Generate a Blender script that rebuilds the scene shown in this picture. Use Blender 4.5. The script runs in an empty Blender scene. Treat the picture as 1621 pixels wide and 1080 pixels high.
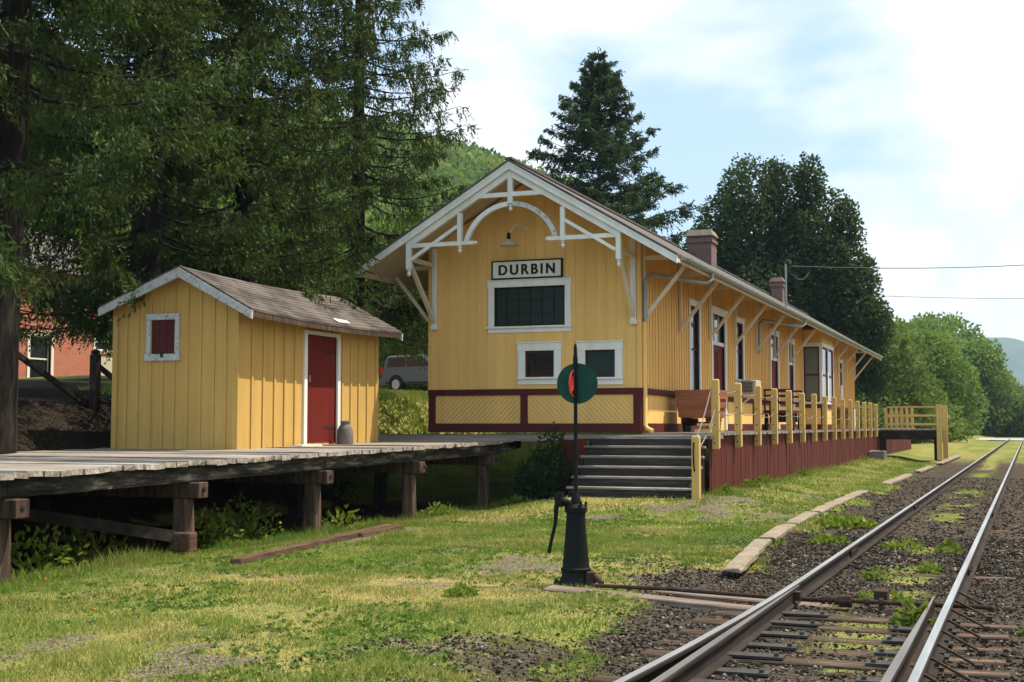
import bpy, math, random
import numpy as np
R = math.radians
random.seed(7)
SC = bpy.context.scene
COL = SC.collection

# ------------------------------------------------------------------ camera, sky, sun, exposure
cam_d = bpy.data.cameras.new("camera"); cam = bpy.data.objects.new("camera", cam_d); COL.objects.link(cam)
cam.location = (0, 0, 1.6)
cam.rotation_euler = (R(90 + 3.693), 0, R(21.07))
cam_d.sensor_width = 36.0; cam_d.lens = 46.1
cam_d.clip_start = 0.1; cam_d.clip_end = 20000
SC.camera = cam
SC.view_settings.view_transform = 'Standard'
SC.view_settings.look = 'None'
SC.view_settings.exposure = 0.76
SC.view_settings.gamma = 1.0

SUN_DIR = np.array([0.79, 0.61, 0.0]); SUN_DIR /= np.linalg.norm(SUN_DIR)
SUN_EL = R(62)
sun_vec = (SUN_DIR[0]*math.cos(SUN_EL), SUN_DIR[1]*math.cos(SUN_EL), math.sin(SUN_EL))
sun_d = bpy.data.lights.new("sun", 'SUN'); sun = bpy.data.objects.new("sun", sun_d); COL.objects.link(sun)
sun_d.energy = 5.0; sun_d.angle = R(0.5); sun_d.color = (1.0, 0.93, 0.80)
from mathutils import Vector, Matrix
sun.rotation_euler = Vector(sun_vec).to_track_quat('Z', 'Y').to_euler()
sun.location = (30, 30, 60)

W = bpy.data.worlds.new("World"); SC.world = W; W.use_nodes = True
nt = W.node_tree; nt.nodes.clear()
def wn(t, **k):
    n = nt.nodes.new(t)
    for a, v in k.items(): setattr(n, a, v)
    return n
wout = wn('ShaderNodeOutputWorld'); wbg = wn('ShaderNodeBackground'); wbg.inputs['Strength'].default_value = 0.11
sky = wn('ShaderNodeTexSky', sky_type='NISHITA', sun_disc=False)
sky.sun_elevation = SUN_EL
sky.sun_rotation = math.atan2(SUN_DIR[0], SUN_DIR[1])
sky.air_density = 1.0; sky.dust_density = 0.8; sky.ozone_density = 1.0; sky.altitude = 600
tc = wn('ShaderNodeTexCoord')
sep = wn('ShaderNodeSeparateXYZ'); nt.links.new(tc.outputs['Generated'], sep.inputs[0])
def wmath(op, a, b=None, c=None):
    n = wn('ShaderNodeMath', operation=op)
    for i, v in enumerate((a, b, c)):
        if v is None: continue
        if isinstance(v, (int, float)): n.inputs[i].default_value = v
        else: nt.links.new(v, n.inputs[i])
    return n.outputs[0]
zz = wmath('ADD', sep.outputs['Z'], 0.50)
uu = wmath('DIVIDE', sep.outputs['X'], zz); vv = wmath('DIVIDE', sep.outputs['Y'], zz)
comb = wn('ShaderNodeCombineXYZ'); nt.links.new(uu, comb.inputs[0]); nt.links.new(vv, comb.inputs[1]); comb.inputs[2].default_value = 0.7
n1 = wn('ShaderNodeTexNoise'); n1.inputs['Scale'].default_value = 3.3; n1.inputs['Detail'].default_value = 10; n1.inputs['Roughness'].default_value = 0.50
n1.inputs['Distortion'].default_value = 0.25
nt.links.new(comb.outputs[0], n1.inputs['Vector'])
rmp = wn('ShaderNodeValToRGB'); rmp.color_ramp.elements[0].position = 0.44; rmp.color_ramp.elements[1].position = 0.585
away = wmath('ADD', wmath('MULTIPLY', sep.outputs['X'], -float(SUN_DIR[0])), wmath('MULTIPLY', sep.outputs['Y'], -float(SUN_DIR[1])))
cover = wmath('ADD', n1.outputs['Fac'], wmath('MULTIPLY', wmath('MAXIMUM', wmath('MINIMUM', wmath('ADD', away, 0.34), 0.3), -0.4), -0.40))   # more cloud towards the sun
nt.links.new(cover, rmp.inputs[0])
pale = wn('ShaderNodeMixRGB'); pale.inputs[0].default_value = 0.78; pale.inputs[2].default_value = (3.35, 4.6, 5.9, 1)
nt.links.new(sky.outputs[0], pale.inputs[1])
cl = wn('ShaderNodeMixRGB'); n2 = wn('ShaderNodeTexNoise'); n2.inputs['Scale'].default_value = 8.0; n2.inputs['Detail'].default_value = 8; nt.links.new(comb.outputs[0], n2.inputs['Vector'])
tone = wn('ShaderNodeValToRGB'); tone.color_ramp.elements[0].position = 0.36; tone.color_ramp.elements[0].color = (0.84, 0.88, 0.92, 1); tone.color_ramp.elements[1].position = 0.60; tone.color_ramp.elements[1].color = (0.97, 0.98, 0.99, 1)
nt.links.new(n2.outputs['Fac'], tone.inputs[0])
tones = wn('ShaderNodeVectorMath', operation='SCALE'); nt.links.new(tone.outputs[0], tones.inputs[0]); tones.inputs['Scale'].default_value = 6.6
nt.links.new(tones.outputs[0], cl.inputs[2])
nt.links.new(rmp.outputs[0], cl.inputs[0]); nt.links.new(pale.outputs[0], cl.inputs[1])
# whole sky opposite the sun scaled up, added fill for the shaded fronts
fr = wn('ShaderNodeMapRange', interpolation_type='SMOOTHSTEP'); nt.links.new(away, fr.inputs['Value'])
fr.inputs['From Min'].default_value = -0.1; fr.inputs['From Max'].default_value = 0.75; fr.inputs['To Min'].default_value = 1.0; fr.inputs['To Max'].default_value = 2.5
br_ = wn('ShaderNodeVectorMath', operation='SCALE'); nt.links.new(cl.outputs[0], br_.inputs[0]); nt.links.new(fr.outputs[0], br_.inputs['Scale'])
nt.links.new(br_.outputs[0], wbg.inputs[0]); nt.links.new(wbg.outputs[0], wout.inputs[0])

# ------------------------------------------------------------------ helpers
def tag(o, label=None, cat=None, group=None, kind=None):
    if label: o['label'] = label
    if cat: o['category'] = cat
    if group: o['group'] = group
    if kind: o['kind'] = kind
    return o
def thing(name, loc, label, cat, group=None):
    o = bpy.data.objects.new(name, None); COL.objects.link(o); o.location = loc
    o.empty_display_size = 0.2
    return tag(o, label, cat, group)
def offset_of(o):
    v = Vector((0, 0, 0))
    while o is not None:
        v += o.location; o = o.parent
    return v

class MB:
    """collects polygons, then links them as ONE mesh object"""
    def __init__(s): s.v = []; s.f = []; s.m = []; s.cur = 0
    def add(s, vs, fs):
        b = len(s.v); s.v += [tuple(p) for p in vs]
        for f in fs: s.f.append(tuple(b + i for i in f)); s.m.append(s.cur)
        return s
    def box(s, x0, x1, y0, y1, z0, z1):
        if x0 > x1: x0, x1 = x1, x0
        if y0 > y1: y0, y1 = y1, y0
        if z0 > z1: z0, z1 = z1, z0
        return s.add([(x0,y0,z0),(x1,y0,z0),(x1,y1,z0),(x0,y1,z0),(x0,y0,z1),(x1,y0,z1),(x1,y1,z1),(x0,y1,z1)],
              [(0,3,2,1),(4,5,6,7),(0,1,5,4),(1,2,6,5),(2,3,7,6),(3,0,4,7)])
    def hexa(s, p):  # 8 points, bottom ring then top ring
        return s.add(p, [(0,3,2,1),(4,5,6,7),(0,1,5,4),(1,2,6,5),(2,3,7,6),(3,0,4,7)])
    def beam(s, p0, p1, w, h, up=(0,0,1)):
        p0 = Vector(p0); p1 = Vector(p1); d = (p1-p0).normalized(); up = Vector(up)
        if abs(d.dot(up)) > 0.99: up = Vector((1,0,0))
        a = d.cross(up).normalized(); b = a.cross(d).normalized(); a *= w/2; b *= h/2
        q = []
        for c in (p0, p1): q += [c-a-b, c+a-b, c+a+b, c-a+b]
        return s.add(q, [(0,1,2,3)[::-1],(4,5,6,7),(0,1,5,4),(1,2,6,5),(2,3,7,6),(3,0,4,7)])
    def tube(s, pts, r, n=8, caps=True):
        pts = [Vector(p) for p in pts]; rs = r if isinstance(r, (list, tuple)) else [r]*len(pts)
        rings = []
        ref = None
        for i, p in enumerate(pts):
            d = (pts[min(i+1, len(pts)-1)] - pts[max(i-1, 0)]).normalized()
            if ref is None: ref = Vector((0,0,1)) if abs(d.z) < 0.9 else Vector((1,0,0))
            a = d.cross(ref).normalized(); b = a.cross(d).normalized(); ref = b
            rings.append([p + (a*math.cos(t*2*math.pi/n) + b*math.sin(t*2*math.pi/n))*rs[i] for t in range(n)])
        b0 = len(s.v); fs = []
        for i in range(len(pts)-1):
            for t in range(n):
                u = (t+1) % n
                fs.append((i*n+t, i*n+u, (i+1)*n+u, (i+1)*n+t))
        if caps: fs += [tuple(range(n))[::-1], tuple((len(pts)-1)*n + t for t in range(n))]
        return s.add([q for r_ in rings for q in r_], fs)
    def lathe(s, c, prof, n=16, axis='z', caps=True):
        vs = []; fs = []
        for (r, z) in prof:
            for t in range(n):
                a = 2*math.pi*t/n
                if axis == 'z': vs.append((c[0]+r*math.cos(a), c[1]+r*math.sin(a), c[2]+z))
                elif axis == 'y': vs.append((c[0]+r*math.cos(a), c[1]+z, c[2]+r*math.sin(a)))
                else: vs.append((c[0]+z, c[1]+r*math.cos(a), c[2]+r*math.sin(a)))
        k = len(prof)
        for i in range(k-1):
            for t in range(n):
                u = (t+1) % n; fs.append((i*n+t, i*n+u, (i+1)*n+u, (i+1)*n+t))
        if caps: fs += [tuple(range(n))[::-1], tuple((k-1)*n+t for t in range(n))]
        return s.add(vs, fs)
    def prism(s, poly, a, b, plane='xz'):
        """polygon (2D) extruded from a to b along the missing axis"""
        def P(p, t):
            if plane == 'xz': return (p[0], t, p[1])
            if plane == 'yz': return (t, p[0], p[1])
            return (p[0], p[1], t)
        n = len(poly); vs = [P(p, a) for p in poly] + [P(p, b) for p in poly]
        fs = [tuple(range(n)), tuple(range(2*n-1, n-1, -1))]
        for i in range(n): j = (i+1) % n; fs.append((i, i+n, j+n, j))
        return s.add(vs, fs)
    def rough(s, amt, seed=0):
        rr = random.Random(seed)
        s.v = [(x+rr.uniform(-amt, amt), y+rr.uniform(-amt, amt), z+rr.uniform(-amt, amt)) for x, y, z in s.v]
        return s
    def build(s, name, mat, parent=None, bevel=0.0, smooth=False):
        off = offset_of(parent) if parent is not None else Vector((0,0,0))
        me = bpy.data.meshes.new(name)
        me.from_pydata([(x-off.x, y-off.y, z-off.z) for x, y, z in s.v], [], s.f)
        mats = mat if isinstance(mat, (list, tuple)) else [mat]
        for m in mats: me.materials.append(m)
        if len(mats) > 1: me.polygons.foreach_set('material_index', s.m)
        import bmesh
        bm = bmesh.new(); bm.from_mesh(me); bmesh.ops.recalc_face_normals(bm, faces=bm.faces); bm.to_mesh(me); bm.free()
        if smooth: me.polygons.foreach_set('use_smooth', [True]*len(me.polygons))
        me.update()
        o = bpy.data.objects.new(name, me); COL.objects.link(o)
        if parent is not None: o.parent = parent
        if bevel > 0:
            b = o.modifiers.new('bevel', 'BEVEL'); b.width = bevel; b.segments = 1; b.limit_method = 'ANGLE'
        if smooth:
            try:
                e = o.modifiers.new('split', 'EDGE_SPLIT'); e.split_angle = R(40)
            except Exception: pass
        return o
def top(mb, name, mat, label, cat, group=None, kind=None, bevel=0.0, smooth=False):
    """a thing that is one mesh: its origin goes to its base"""
    xs = np.array(mb.v); c = Vector((float((xs[:,0].min()+xs[:,0].max())/2), float((xs[:,1].min()+xs[:,1].max())/2), float(xs[:,2].min())))
    mb.v = [(x-c.x, y-c.y, z-c.z) for x, y, z in mb.v]
    o = mb.build(name, mat, None, bevel, smooth); o.location = c
    return tag(o, label, cat, group, kind)
def np_mesh(name, V, F, mat, parent=None, fcol=None, smooth=False):
    """V (n,3) float, F (m,k) int array -> object"""
    off = offset_of(parent) if parent is not None else Vector((0,0,0))
    V = np.asarray(V, dtype=np.float32) - np.array(off, dtype=np.float32)
    F = np.asarray(F, dtype=np.int32); m, k = F.shape
    me = bpy.data.meshes.new(name)
    me.vertices.add(len(V)); me.vertices.foreach_set('co', V.ravel())
    me.loops.add(m*k); me.loops.foreach_set('vertex_index', F.ravel())
    me.polygons.add(m); me.polygons.foreach_set('loop_start', np.arange(m, dtype=np.int32)*k)
    if fcol is not None:
        at = me.attributes.new('tint', 'FLOAT', 'FACE'); at.data.foreach_set('value', np.asarray(fcol, dtype=np.float32))
    if smooth: me.polygons.foreach_set('use_smooth', np.ones(m, dtype=bool))
    me.materials.append(mat); me.update(calc_edges=True); me.validate()
    o = bpy.data.objects.new(name, me); COL.objects.link(o)
    if parent is not None: o.parent = parent
    return o
def copy_tree(o, parent=None):
    c = o.copy(); COL.objects.link(c)
    if parent is not None: c.parent = parent
    for ch in [x for x in bpy.data.objects if x.parent == o]: copy_tree(ch, c)
    return c

# smooth lattice noise for layout work
_rg = np.random.RandomState(5); _LAT = _rg.rand(256, 256)
def vnoise(x, y):
    x = np.asarray(x, float); y = np.asarray(y, float)
    xi = np.floor(x).astype(int); yi = np.floor(y).astype(int); fx = x-xi; fy = y-yi
    fx = fx*fx*(3-2*fx); fy = fy*fy*(3-2*fy)
    a = _LAT[xi % 256, yi % 256]; b = _LAT[(xi+1) % 256, yi % 256]; c = _LAT[xi % 256, (yi+1) % 256]; d = _LAT[(xi+1) % 256, (yi+1) % 256]
    return (a*(1-fx)+b*fx)*(1-fy) + (c*(1-fx)+d*fx)*fy
def fbm(x, y, o=4):
    t = 0; a = 0.5; s = 0
    for i in range(o):
        t = t + a*vnoise(np.asarray(x)*2**i+17*i, np.asarray(y)*2**i+31*i); s += a; a *= 0.5
    return t/s
def sst(a, b, x):
    t = np.clip((np.asarray(x, float)-a)/(b-a), 0, 1); return t*t*(3-2*t)

# ------------------------------------------------------------------ materials
def newmat(name):
    m = bpy.data.materials.new(name); m.use_nodes = True; t = m.node_tree; t.nodes.clear()
    o = t.nodes.new('ShaderNodeOutputMaterial'); p = t.nodes.new('ShaderNodeBsdfPrincipled')
    t.links.new(p.outputs[0], o.inputs[0]); return m, t, p, o
def noise(t, scale, stretch=(1,1,1), detail=5, rough=0.6, coord='Object', off=0.0):
    c = t.nodes.new('ShaderNodeTexCoord'); mp = t.nodes.new('ShaderNodeMapping')
    mp.inputs['Scale'].default_value = stretch; mp.inputs['Location'].default_value = (off, off*1.3, off*0.7)
    t.links.new(c.outputs[coord], mp.inputs[0])
    n = t.nodes.new('ShaderNodeTexNoise'); n.inputs['Scale'].default_value = scale; n.inputs['Detail'].default_value = detail; n.inputs['Roughness'].default_value = rough
    t.links.new(mp.outputs[0], n.inputs['Vector']); return n.outputs['Fac']
def ramp(t, fac, stops):
    r = t.nodes.new('ShaderNodeValToRGB'); e = r.color_ramp.elements
    while len(e) < len(stops): e.new(0.5)
    for i, (p, c) in enumerate(stops): e[i].position = p; e[i].color = tuple(c)+((1,) if len(c) == 3 else ())
    t.links.new(fac, r.inputs[0]); return r.outputs[0]
def mix(t, fac, a, b, mode='MIX'):
    n = t.nodes.new('ShaderNodeMixRGB'); n.blend_type = mode
    for i, v in enumerate((fac, a, b)):
        if hasattr(v, 'is_linked') or hasattr(v, 'links'): t.links.new(v, n.inputs[i])
        elif isinstance(v, (int, float)): n.inputs[i].default_value = v
        else: n.inputs[i].default_value = tuple(v)+((1,) if len(v) == 3 else ())
    return n.outputs[0]
def bump(t, p, fac, strength=0.3, dist=0.01):
    b = t.nodes.new('ShaderNodeBump'); b.inputs['Strength'].default_value = strength; b.inputs['Distance'].default_value = dist
    t.links.new(fac, b.inputs['Height']); t.links.new(b.outputs[0], p.inputs['Normal'])
def sc(c, k): return tuple(min(1, x*k) for x in c)
def painted(name, col, worn=(0.25,0.22,0.19), amount=0.35, stretch=(6,6,0.5), rough=0.55, var=0.16, flake=None):
    """weathered paint on wood; amount = how much bare wood shows (0..1)"""
    m, t, p, o = newmat(name)
    big = noise(t, 0.9, (1,1,0.6), 4, 0.6); fine = noise(t, 3.0, stretch, 6, 0.65, off=3.1)
    c = mix(t, big, sc(col, 1-var), sc(col, 1+var))
    c = mix(t, 0.35, c, ramp(t, fine, [(0.3, sc(col, 0.78)), (0.7, sc(col, 1.12))]))
    boards = noise(t, 4.3, (1,1,0.03), 0, 0.5, off=21.0)           # every board took the paint a little differently
    c = mix(t, 0.5, c, mix(t, 1.0, c, ramp(t, boards, [(0.30, (0.80,0.79,0.76)), (0.70, (1.0,1.0,1.0))]), 'MULTIPLY'))
    mask = ramp(t, noise(t, flake or 5.0, stretch, 8, 0.7, off=9.7), [(0.72-0.3*amount, (0,0,0)), (0.80-0.25*amount, (1,1,1))])
    c = mix(t, mask, c, worn)
    t.links.new(c, p.inputs['Base Color']); p.inputs['Roughness'].default_value = max(rough, 0.65); p.inputs['Specular IOR Level'].default_value = 0.08
    bump(t, p, fine, 0.25, 0.006); return m
def plain(name, col, rough=0.6, var=0.15, scale=3.0, metal=0.0, bmp=0.15, spec=0.12, stretch=(1,1,1)):
    m, t, p, o = newmat(name); n = noise(t, scale, stretch, 6, 0.65)
    t.links.new(ramp(t, n, [(0.3, sc(col, 1-var)), (0.7, sc(col, 1+var))]), p.inputs['Base Color'])
    p.inputs['Roughness'].default_value = rough; p.inputs['Metallic'].default_value = metal; p.inputs['Specular IOR Level'].default_value = spec
    if bmp: bump(t, p, n, bmp, 0.01)
    return m
def oldwood(name, dark, mid, light, stretch, scale=2.0, pos=(0.35, 0.52, 0.68)):
    m, t, p, o = newmat(name); n = noise(t, scale, stretch, 9, 0.72); n2 = noise(t, 0.7, (1,1,1), 3, 0.5, off=5)
    c = ramp(t, n, [(pos[0], dark), (pos[1], mid), (pos[2], light)])
    c = mix(t, ramp(t, n2, [(0.35, (0,0,0)), (0.65, (1,1,1))]), mix(t, 0.45, c, dark), c)
    t.links.new(c, p.inputs['Base Color']); p.inputs['Roughness'].default_value = 0.9; p.inputs['Specular IOR Level'].default_value = 0.05
    bump(t, p, n, 0.6, 0.015); return m
def leafmat(name, c1, c2, c3, nscale=0.6, trans=0.3, rough=0.55):
    m, t, p, o = newmat(name)
    a = t.nodes.new('ShaderNodeAttribute'); a.attribute_name = 'tint'
    n = noise(t, nscale, (1,1,1), 3, 0.5)
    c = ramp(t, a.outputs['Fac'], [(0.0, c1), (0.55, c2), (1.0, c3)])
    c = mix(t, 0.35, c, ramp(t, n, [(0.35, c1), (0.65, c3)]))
    oi = t.nodes.new('ShaderNodeObjectInfo')
    hv = t.nodes.new('ShaderNodeHueSaturation'); t.links.new(c, hv.inputs['Color'])
    mv = t.nodes.new('ShaderNodeMapRange'); mv.inputs['To Min'].default_value = 0.85; mv.inputs['To Max'].default_value = 1.15
    t.links.new(oi.outputs['Random'], mv.inputs['Value']); t.links.new(mv.outputs[0], hv.inputs['Value'])
    c = hv.outputs[0]
    t.links.new(c, p.inputs['Base Color']); p.inputs['Roughness'].default_value = rough; p.inputs['Specular IOR Level'].default_value = 0.07
    tr = t.nodes.new('ShaderNodeBsdfTranslucent'); t.links.new(mix(t, 0.5, c, (0.18,0.26,0.03)), tr.inputs['Color'])
    ms = t.nodes.new('ShaderNodeMixShader'); ms.inputs[0].default_value = trans
    t.links.new(p.outputs[0], ms.inputs[1]); t.links.new(tr.outputs[0], ms.inputs[2]); t.links.new(ms.outputs[0], o.inputs[0])
    return m

M = {}
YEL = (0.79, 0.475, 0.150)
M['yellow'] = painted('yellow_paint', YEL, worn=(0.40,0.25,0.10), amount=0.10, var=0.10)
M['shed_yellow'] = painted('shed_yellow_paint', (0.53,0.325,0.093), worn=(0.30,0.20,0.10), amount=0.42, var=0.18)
M['batten'] = painted('yellow_batten_paint', sc(YEL, 0.97), worn=(0.40,0.25,0.10), amount=0.12, var=0.08)
M['white'] = painted('white_trim_paint', (0.74,0.71,0.62), worn=(0.33,0.29,0.24), amount=0.22, var=0.07)
M['flaky'] = painted('flaking_white_paint', (0.52,0.52,0.48), worn=(0.26,0.25,0.22), amount=0.7, var=0.10, stretch=(3,3,3), flake=6)
M['cream'] = painted('cream_soffit_paint', (0.60,0.50,0.36), worn=(0.36,0.28,0.2), amount=0.15, var=0.08, stretch=(0.5,6,0.5))
M['bracket'] = painted('bracket_paint', (0.66,0.56,0.40), worn=(0.36,0.28,0.2), amount=0.15, var=0.06)
M['maroon'] = painted('maroon_trim_paint', (0.085,0.020,0.018), worn=(0.16,0.11,0.09), amount=0.18, var=0.2)
M['door_red'] = painted('red_door_paint', (0.135,0.018,0.013), worn=(0.13,0.05,0.04), amount=0.16, var=0.2)
M['skirt_red'] = painted('red_skirt_paint', (0.090,0.019,0.011), worn=(0.050,0.024,0.016), amount=0.4, var=0.28, stretch=(4,4,0.4))
M['post_yellow'] = painted('yellow_post_paint', (0.58,0.36,0.115), worn=(0.42,0.28,0.12), amount=0.1, var=0.08, stretch=(4,4,0.6))
def glass(name, col=(0.012,0.016,0.016), rough=0.03):
    m, t, p, o = newmat(name); p.inputs['Base Color'].default_value = (*col, 1); p.inputs['Roughness'].default_value = rough
    p.inputs['Specular IOR Level'].default_value = 0.6
    n = noise(t, 1.2, (1,1,1), 2, 0.5); bump(t, p, n, 0.04, 0.02); return m
M['glass'] = glass('dark_window_glass')
M['curtain'] = glass('curtained_glass', (0.13,0.145,0.115), 0.12)
M['greenboard'] = glass('dark_green_board', (0.011,0.026,0.017), 0.30)
M['greenboard'].node_tree.nodes['Principled BSDF'].inputs['Specular IOR Level'].default_value = 0.16
M['roof'] = plain('station_roof_shingle', (0.10,0.085,0.075), 0.9, 0.3, 6)
def shingle(name, c1, c2, c3):
    m, t, p, o = newmat(name)
    c = t.nodes.new('ShaderNodeTexCoord'); s = t.nodes.new('ShaderNodeSeparateXYZ'); t.links.new(c.outputs['Object'], s.inputs[0])
    cb = t.nodes.new('ShaderNodeCombineXYZ'); t.links.new(s.outputs['Y'], cb.inputs[0]); t.links.new(s.outputs['X'], cb.inputs[1])
    b = t.nodes.new('ShaderNodeTexBrick'); b.inputs['Scale'].default_value = 1.0; b.inputs['Brick Width'].default_value = 0.30; b.inputs['Row Height'].default_value = 0.125
    b.inputs['Mortar Size'].default_value = 0.006; b.inputs['Color1'].default_value = (*c1,1); b.inputs['Color2'].default_value = (*c2,1); b.inputs['Mortar'].default_value = (0.03,0.025,0.022,1)
    t.links.new(cb.outputs[0], b.inputs['Vector'])
    n = noise(t, 1.6, (1,0.6,1), 6, 0.7)
    k = mix(t, ramp(t, n, [(0.42,(0,0,0)),(0.62,(1,1,1))]), b.outputs['Color'], c3)
    t.links.new(mix(t, 0.55, b.outputs['Color'], k), p.inputs['Base Color']); p.inputs['Roughness'].default_value = 0.95; p.inputs['Specular IOR Level'].default_value = 0.15
    bump(t, p, noise(t, 90, (1,1,1), 2, 0.5), 0.5, 0.006); return m
M['shingle'] = shingle('worn_brown_shingle', (0.050,0.041,0.035), (0.090,0.073,0.062), (0.20,0.165,0.138))
M['iron'] = painted('black_iron', (0.0085,0.010,0.0085), worn=(0.050,0.028,0.018), amount=0.30, stretch=(4,4,2), var=0.3)
M['green_disc'] = plain('green_enamel', (0.007,0.044,0.026), 0.45, 0.25, 6, 0, 0.05)
M['red_vane'] = plain('red_enamel', (0.62,0.055,0.03), 0.45, 0.12, 6, 0, 0.05)
M['leaf_orange'] = plain('orange_leaf', (0.36,0.10,0.04), 0.8, 0.2, 30)
M['zinc'] = plain('zinc_pipe', (0.27,0.29,0.28), 0.5, 0.15, 5, 0.4, 0.05)
M['rope'] = plain('grey_rope', (0.20,0.18,0.14), 0.9, 0.15, 30)
def railmat(name, rust, shine):
    m, t, p, o = newmat(name)
    g = t.nodes.new('ShaderNodeNewGeometry'); s = t.nodes.new('ShaderNodeSeparateXYZ'); t.links.new(g.outputs['True Normal'], s.inputs[0])
    c = t.nodes.new('ShaderNodeTexCoord'); s2 = t.nodes.new('ShaderNodeSeparateXYZ'); t.links.new(c.outputs['Object'], s2.inputs[0])
    mk = t.nodes.new('ShaderNodeMath'); mk.operation = 'GREATER_THAN'; mk.inputs[1].default_value = 0.80; t.links.new(s.outputs['Z'], mk.inputs[0])
    mh = t.nodes.new('ShaderNodeMath'); mh.operation = 'GREATER_THAN'; mh.inputs[1].default_value = 0.148; t.links.new(s2.outputs['Z'], mh.inputs[0])
    mm = t.nodes.new('ShaderNodeMath'); mm.operation = 'MULTIPLY'; t.links.new(mk.outputs[0], mm.inputs[0]); t.links.new(mh.outputs[0], mm.inputs[1])
    n = noise(t, 9, (1,0.15,1), 6, 0.7)
    r = ramp(t, n, [(0.3, sc(rust, 0.55)), (0.7, sc(rust, 1.5))])
    sh = ramp(t, noise(t, 6, (2,0.1,1), 4, 0.6, off=2), [(0.3, sc(shine, 0.75)), (0.7, sc(shine, 1.2))])
    t.links.new(mix(t, mm.outputs[0], r, sh), p.inputs['Base Color'])
    mr = t.nodes.new('ShaderNodeMapRange'); mr.inputs['To Min'].default_value = 0.85; mr.inputs['To Max'].default_value = 0.38; t.links.new(mm.outputs[0], mr.inputs['Value']); t.links.new(mr.outputs[0], p.inputs['Roughness'])
    p.inputs['Specular IOR Level'].default_value = 0.1
    ml = t.nodes.new('ShaderNodeMath'); ml.operation = 'MULTIPLY'; ml.inputs[1].default_value = 0.5; t.links.new(mm.outputs[0], ml.inputs[0]); t.links.new(ml.outputs[0], p.inputs['Metallic'])
    bump(t, p, n, 0.3, 0.004); return m
M['muntin'] = plain('dark_muntin', (0.022,0.014,0.011), 0.7, 0.2, 5)
M['rail'] = railmat('worn_rail_steel', (0.026,0.019,0.015), (0.30,0.30,0.295))
M['blade'] = railmat('rusty_blade_steel', (0.026,0.019,0.015), (0.17,0.15,0.135))
M['rust'] = plain('rusty_steel', (0.045,0.027,0.019), 0.85, 0.45, 12, 0.2, 0.4)
M['plate'] = plain('slide_plate_steel', (0.050,0.044,0.039), 0.7, 0.4, 8, 0.3, 0.3)
M['tie'] = oldwood('tie_wood', (0.025,0.018,0.013), (0.085,0.056,0.038), (0.24,0.16,0.11), (0.6,9,9), 2.2)
M['bleached'] = oldwood('bleached_timber', (0.04,0.03,0.023), (0.16,0.115,0.085), (0.34,0.27,0.21), (0.6,9,9), 2.2, (0.25,0.45,0.68))
M['timber'] = oldwood('brown_timber', (0.045,0.028,0.020), (0.11,0.062,0.04), (0.20,0.12,0.08), (5,0.6,8), 2.2)
M['deck'] = oldwood('grey_deck_boards', (0.11,0.088,0.070), (0.26,0.218,0.178), (0.46,0.40,0.335), (0.6,9,6), 2.0, (0.3,0.5,0.7))
M['edgebeam'] = oldwood('weathered_edge_beam', (0.014,0.014,0.011), (0.060,0.052,0.040), (0.34,0.29,0.225), (6,0.7,6), 2.0, (0.40,0.54,0.68))
M['pier'] = oldwood('weathered_pier', (0.028,0.020,0.015), (0.095,0.060,0.042), (0.24,0.165,0.115), (6,6,0.6), 2.2, (0.34,0.52,0.74))
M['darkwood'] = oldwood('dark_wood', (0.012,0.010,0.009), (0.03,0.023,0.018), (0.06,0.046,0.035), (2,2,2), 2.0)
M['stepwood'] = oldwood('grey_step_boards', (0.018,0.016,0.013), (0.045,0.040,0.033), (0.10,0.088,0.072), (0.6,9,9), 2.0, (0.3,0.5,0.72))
M['concrete'] = plain('old_concrete', (0.20,0.158,0.108), 0.92, 0.28, 5, 0, 0.6, 0.2)
M['stone'] = plain('dark_stone', (0.14,0.12,0.095), 0.95, 0.35, 5, 0, 0.8, 0.2)
M['bark'] = oldwood('bark', (0.010,0.008,0.006), (0.026,0.021,0.016), (0.055,0.045,0.036), (6,6,1.2), 2.0)
def brickmat(name, c1, c2, mort, sx='Y'):
    m, t, p, o = newmat(name)
    c = t.nodes.new('ShaderNodeTexCoord'); s = t.nodes.new('ShaderNodeSeparateXYZ'); t.links.new(c.outputs['Object'], s.inputs[0])
    ad = t.nodes.new('ShaderNodeMath'); ad.operation = 'ADD'; t.links.new(s.outputs['X'], ad.inputs[0]); t.links.new(s.outputs['Y'], ad.inputs[1])
    cb = t.nodes.new('ShaderNodeCombineXYZ'); t.links.new(ad.outputs[0], cb.inputs[0]); t.links.new(s.outputs['Z'], cb.inputs[1])
    b = t.nodes.new('ShaderNodeTexBrick'); b.inputs['Scale'].default_value = 1.0; b.inputs['Brick Width'].default_value = 0.22; b.inputs['Row Height'].default_value = 0.075
    b.inputs['Mortar Size'].default_value = 0.008; b.inputs['Color1'].default_value = (*c1,1); b.inputs['Color2'].default_value = (*c2,1); b.inputs['Mortar'].default_value = (*mort,1)
    t.links.new(cb.outputs[0], b.inputs['Vector'])
    n = noise(t, 2.5, (1,1,1.5), 6, 0.7)
    t.links.new(mix(t, ramp(t, n, [(0.35,(0,0,0)),(0.7,(0.7,0.7,0.7))]), b.outputs['Color'], sc(mort, 0.9)), p.inputs['Base Color'])
    p.inputs['Roughness'].default_value = 0.9; bump(t, p, b.outputs['Fac'], -0.4, 0.008); return m
M['brick'] = brickmat('house_brick', (0.46,0.098,0.048), (0.33,0.070,0.036), (0.33,0.18,0.12))
M['chimney'] = brickmat('chimney_brick', (0.16,0.060,0.042), (0.075,0.032,0.026), (0.16,0.11,0.09))
M['carpaint'] = plain('grey_car_paint', (0.085,0.088,0.09), 0.45, 0.06, 2, 0.2, 0, 0.4)
M['tyre'] = plain('tyre_rubber', (0.015,0.015,0.015), 0.85, 0.2, 8)
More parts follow.
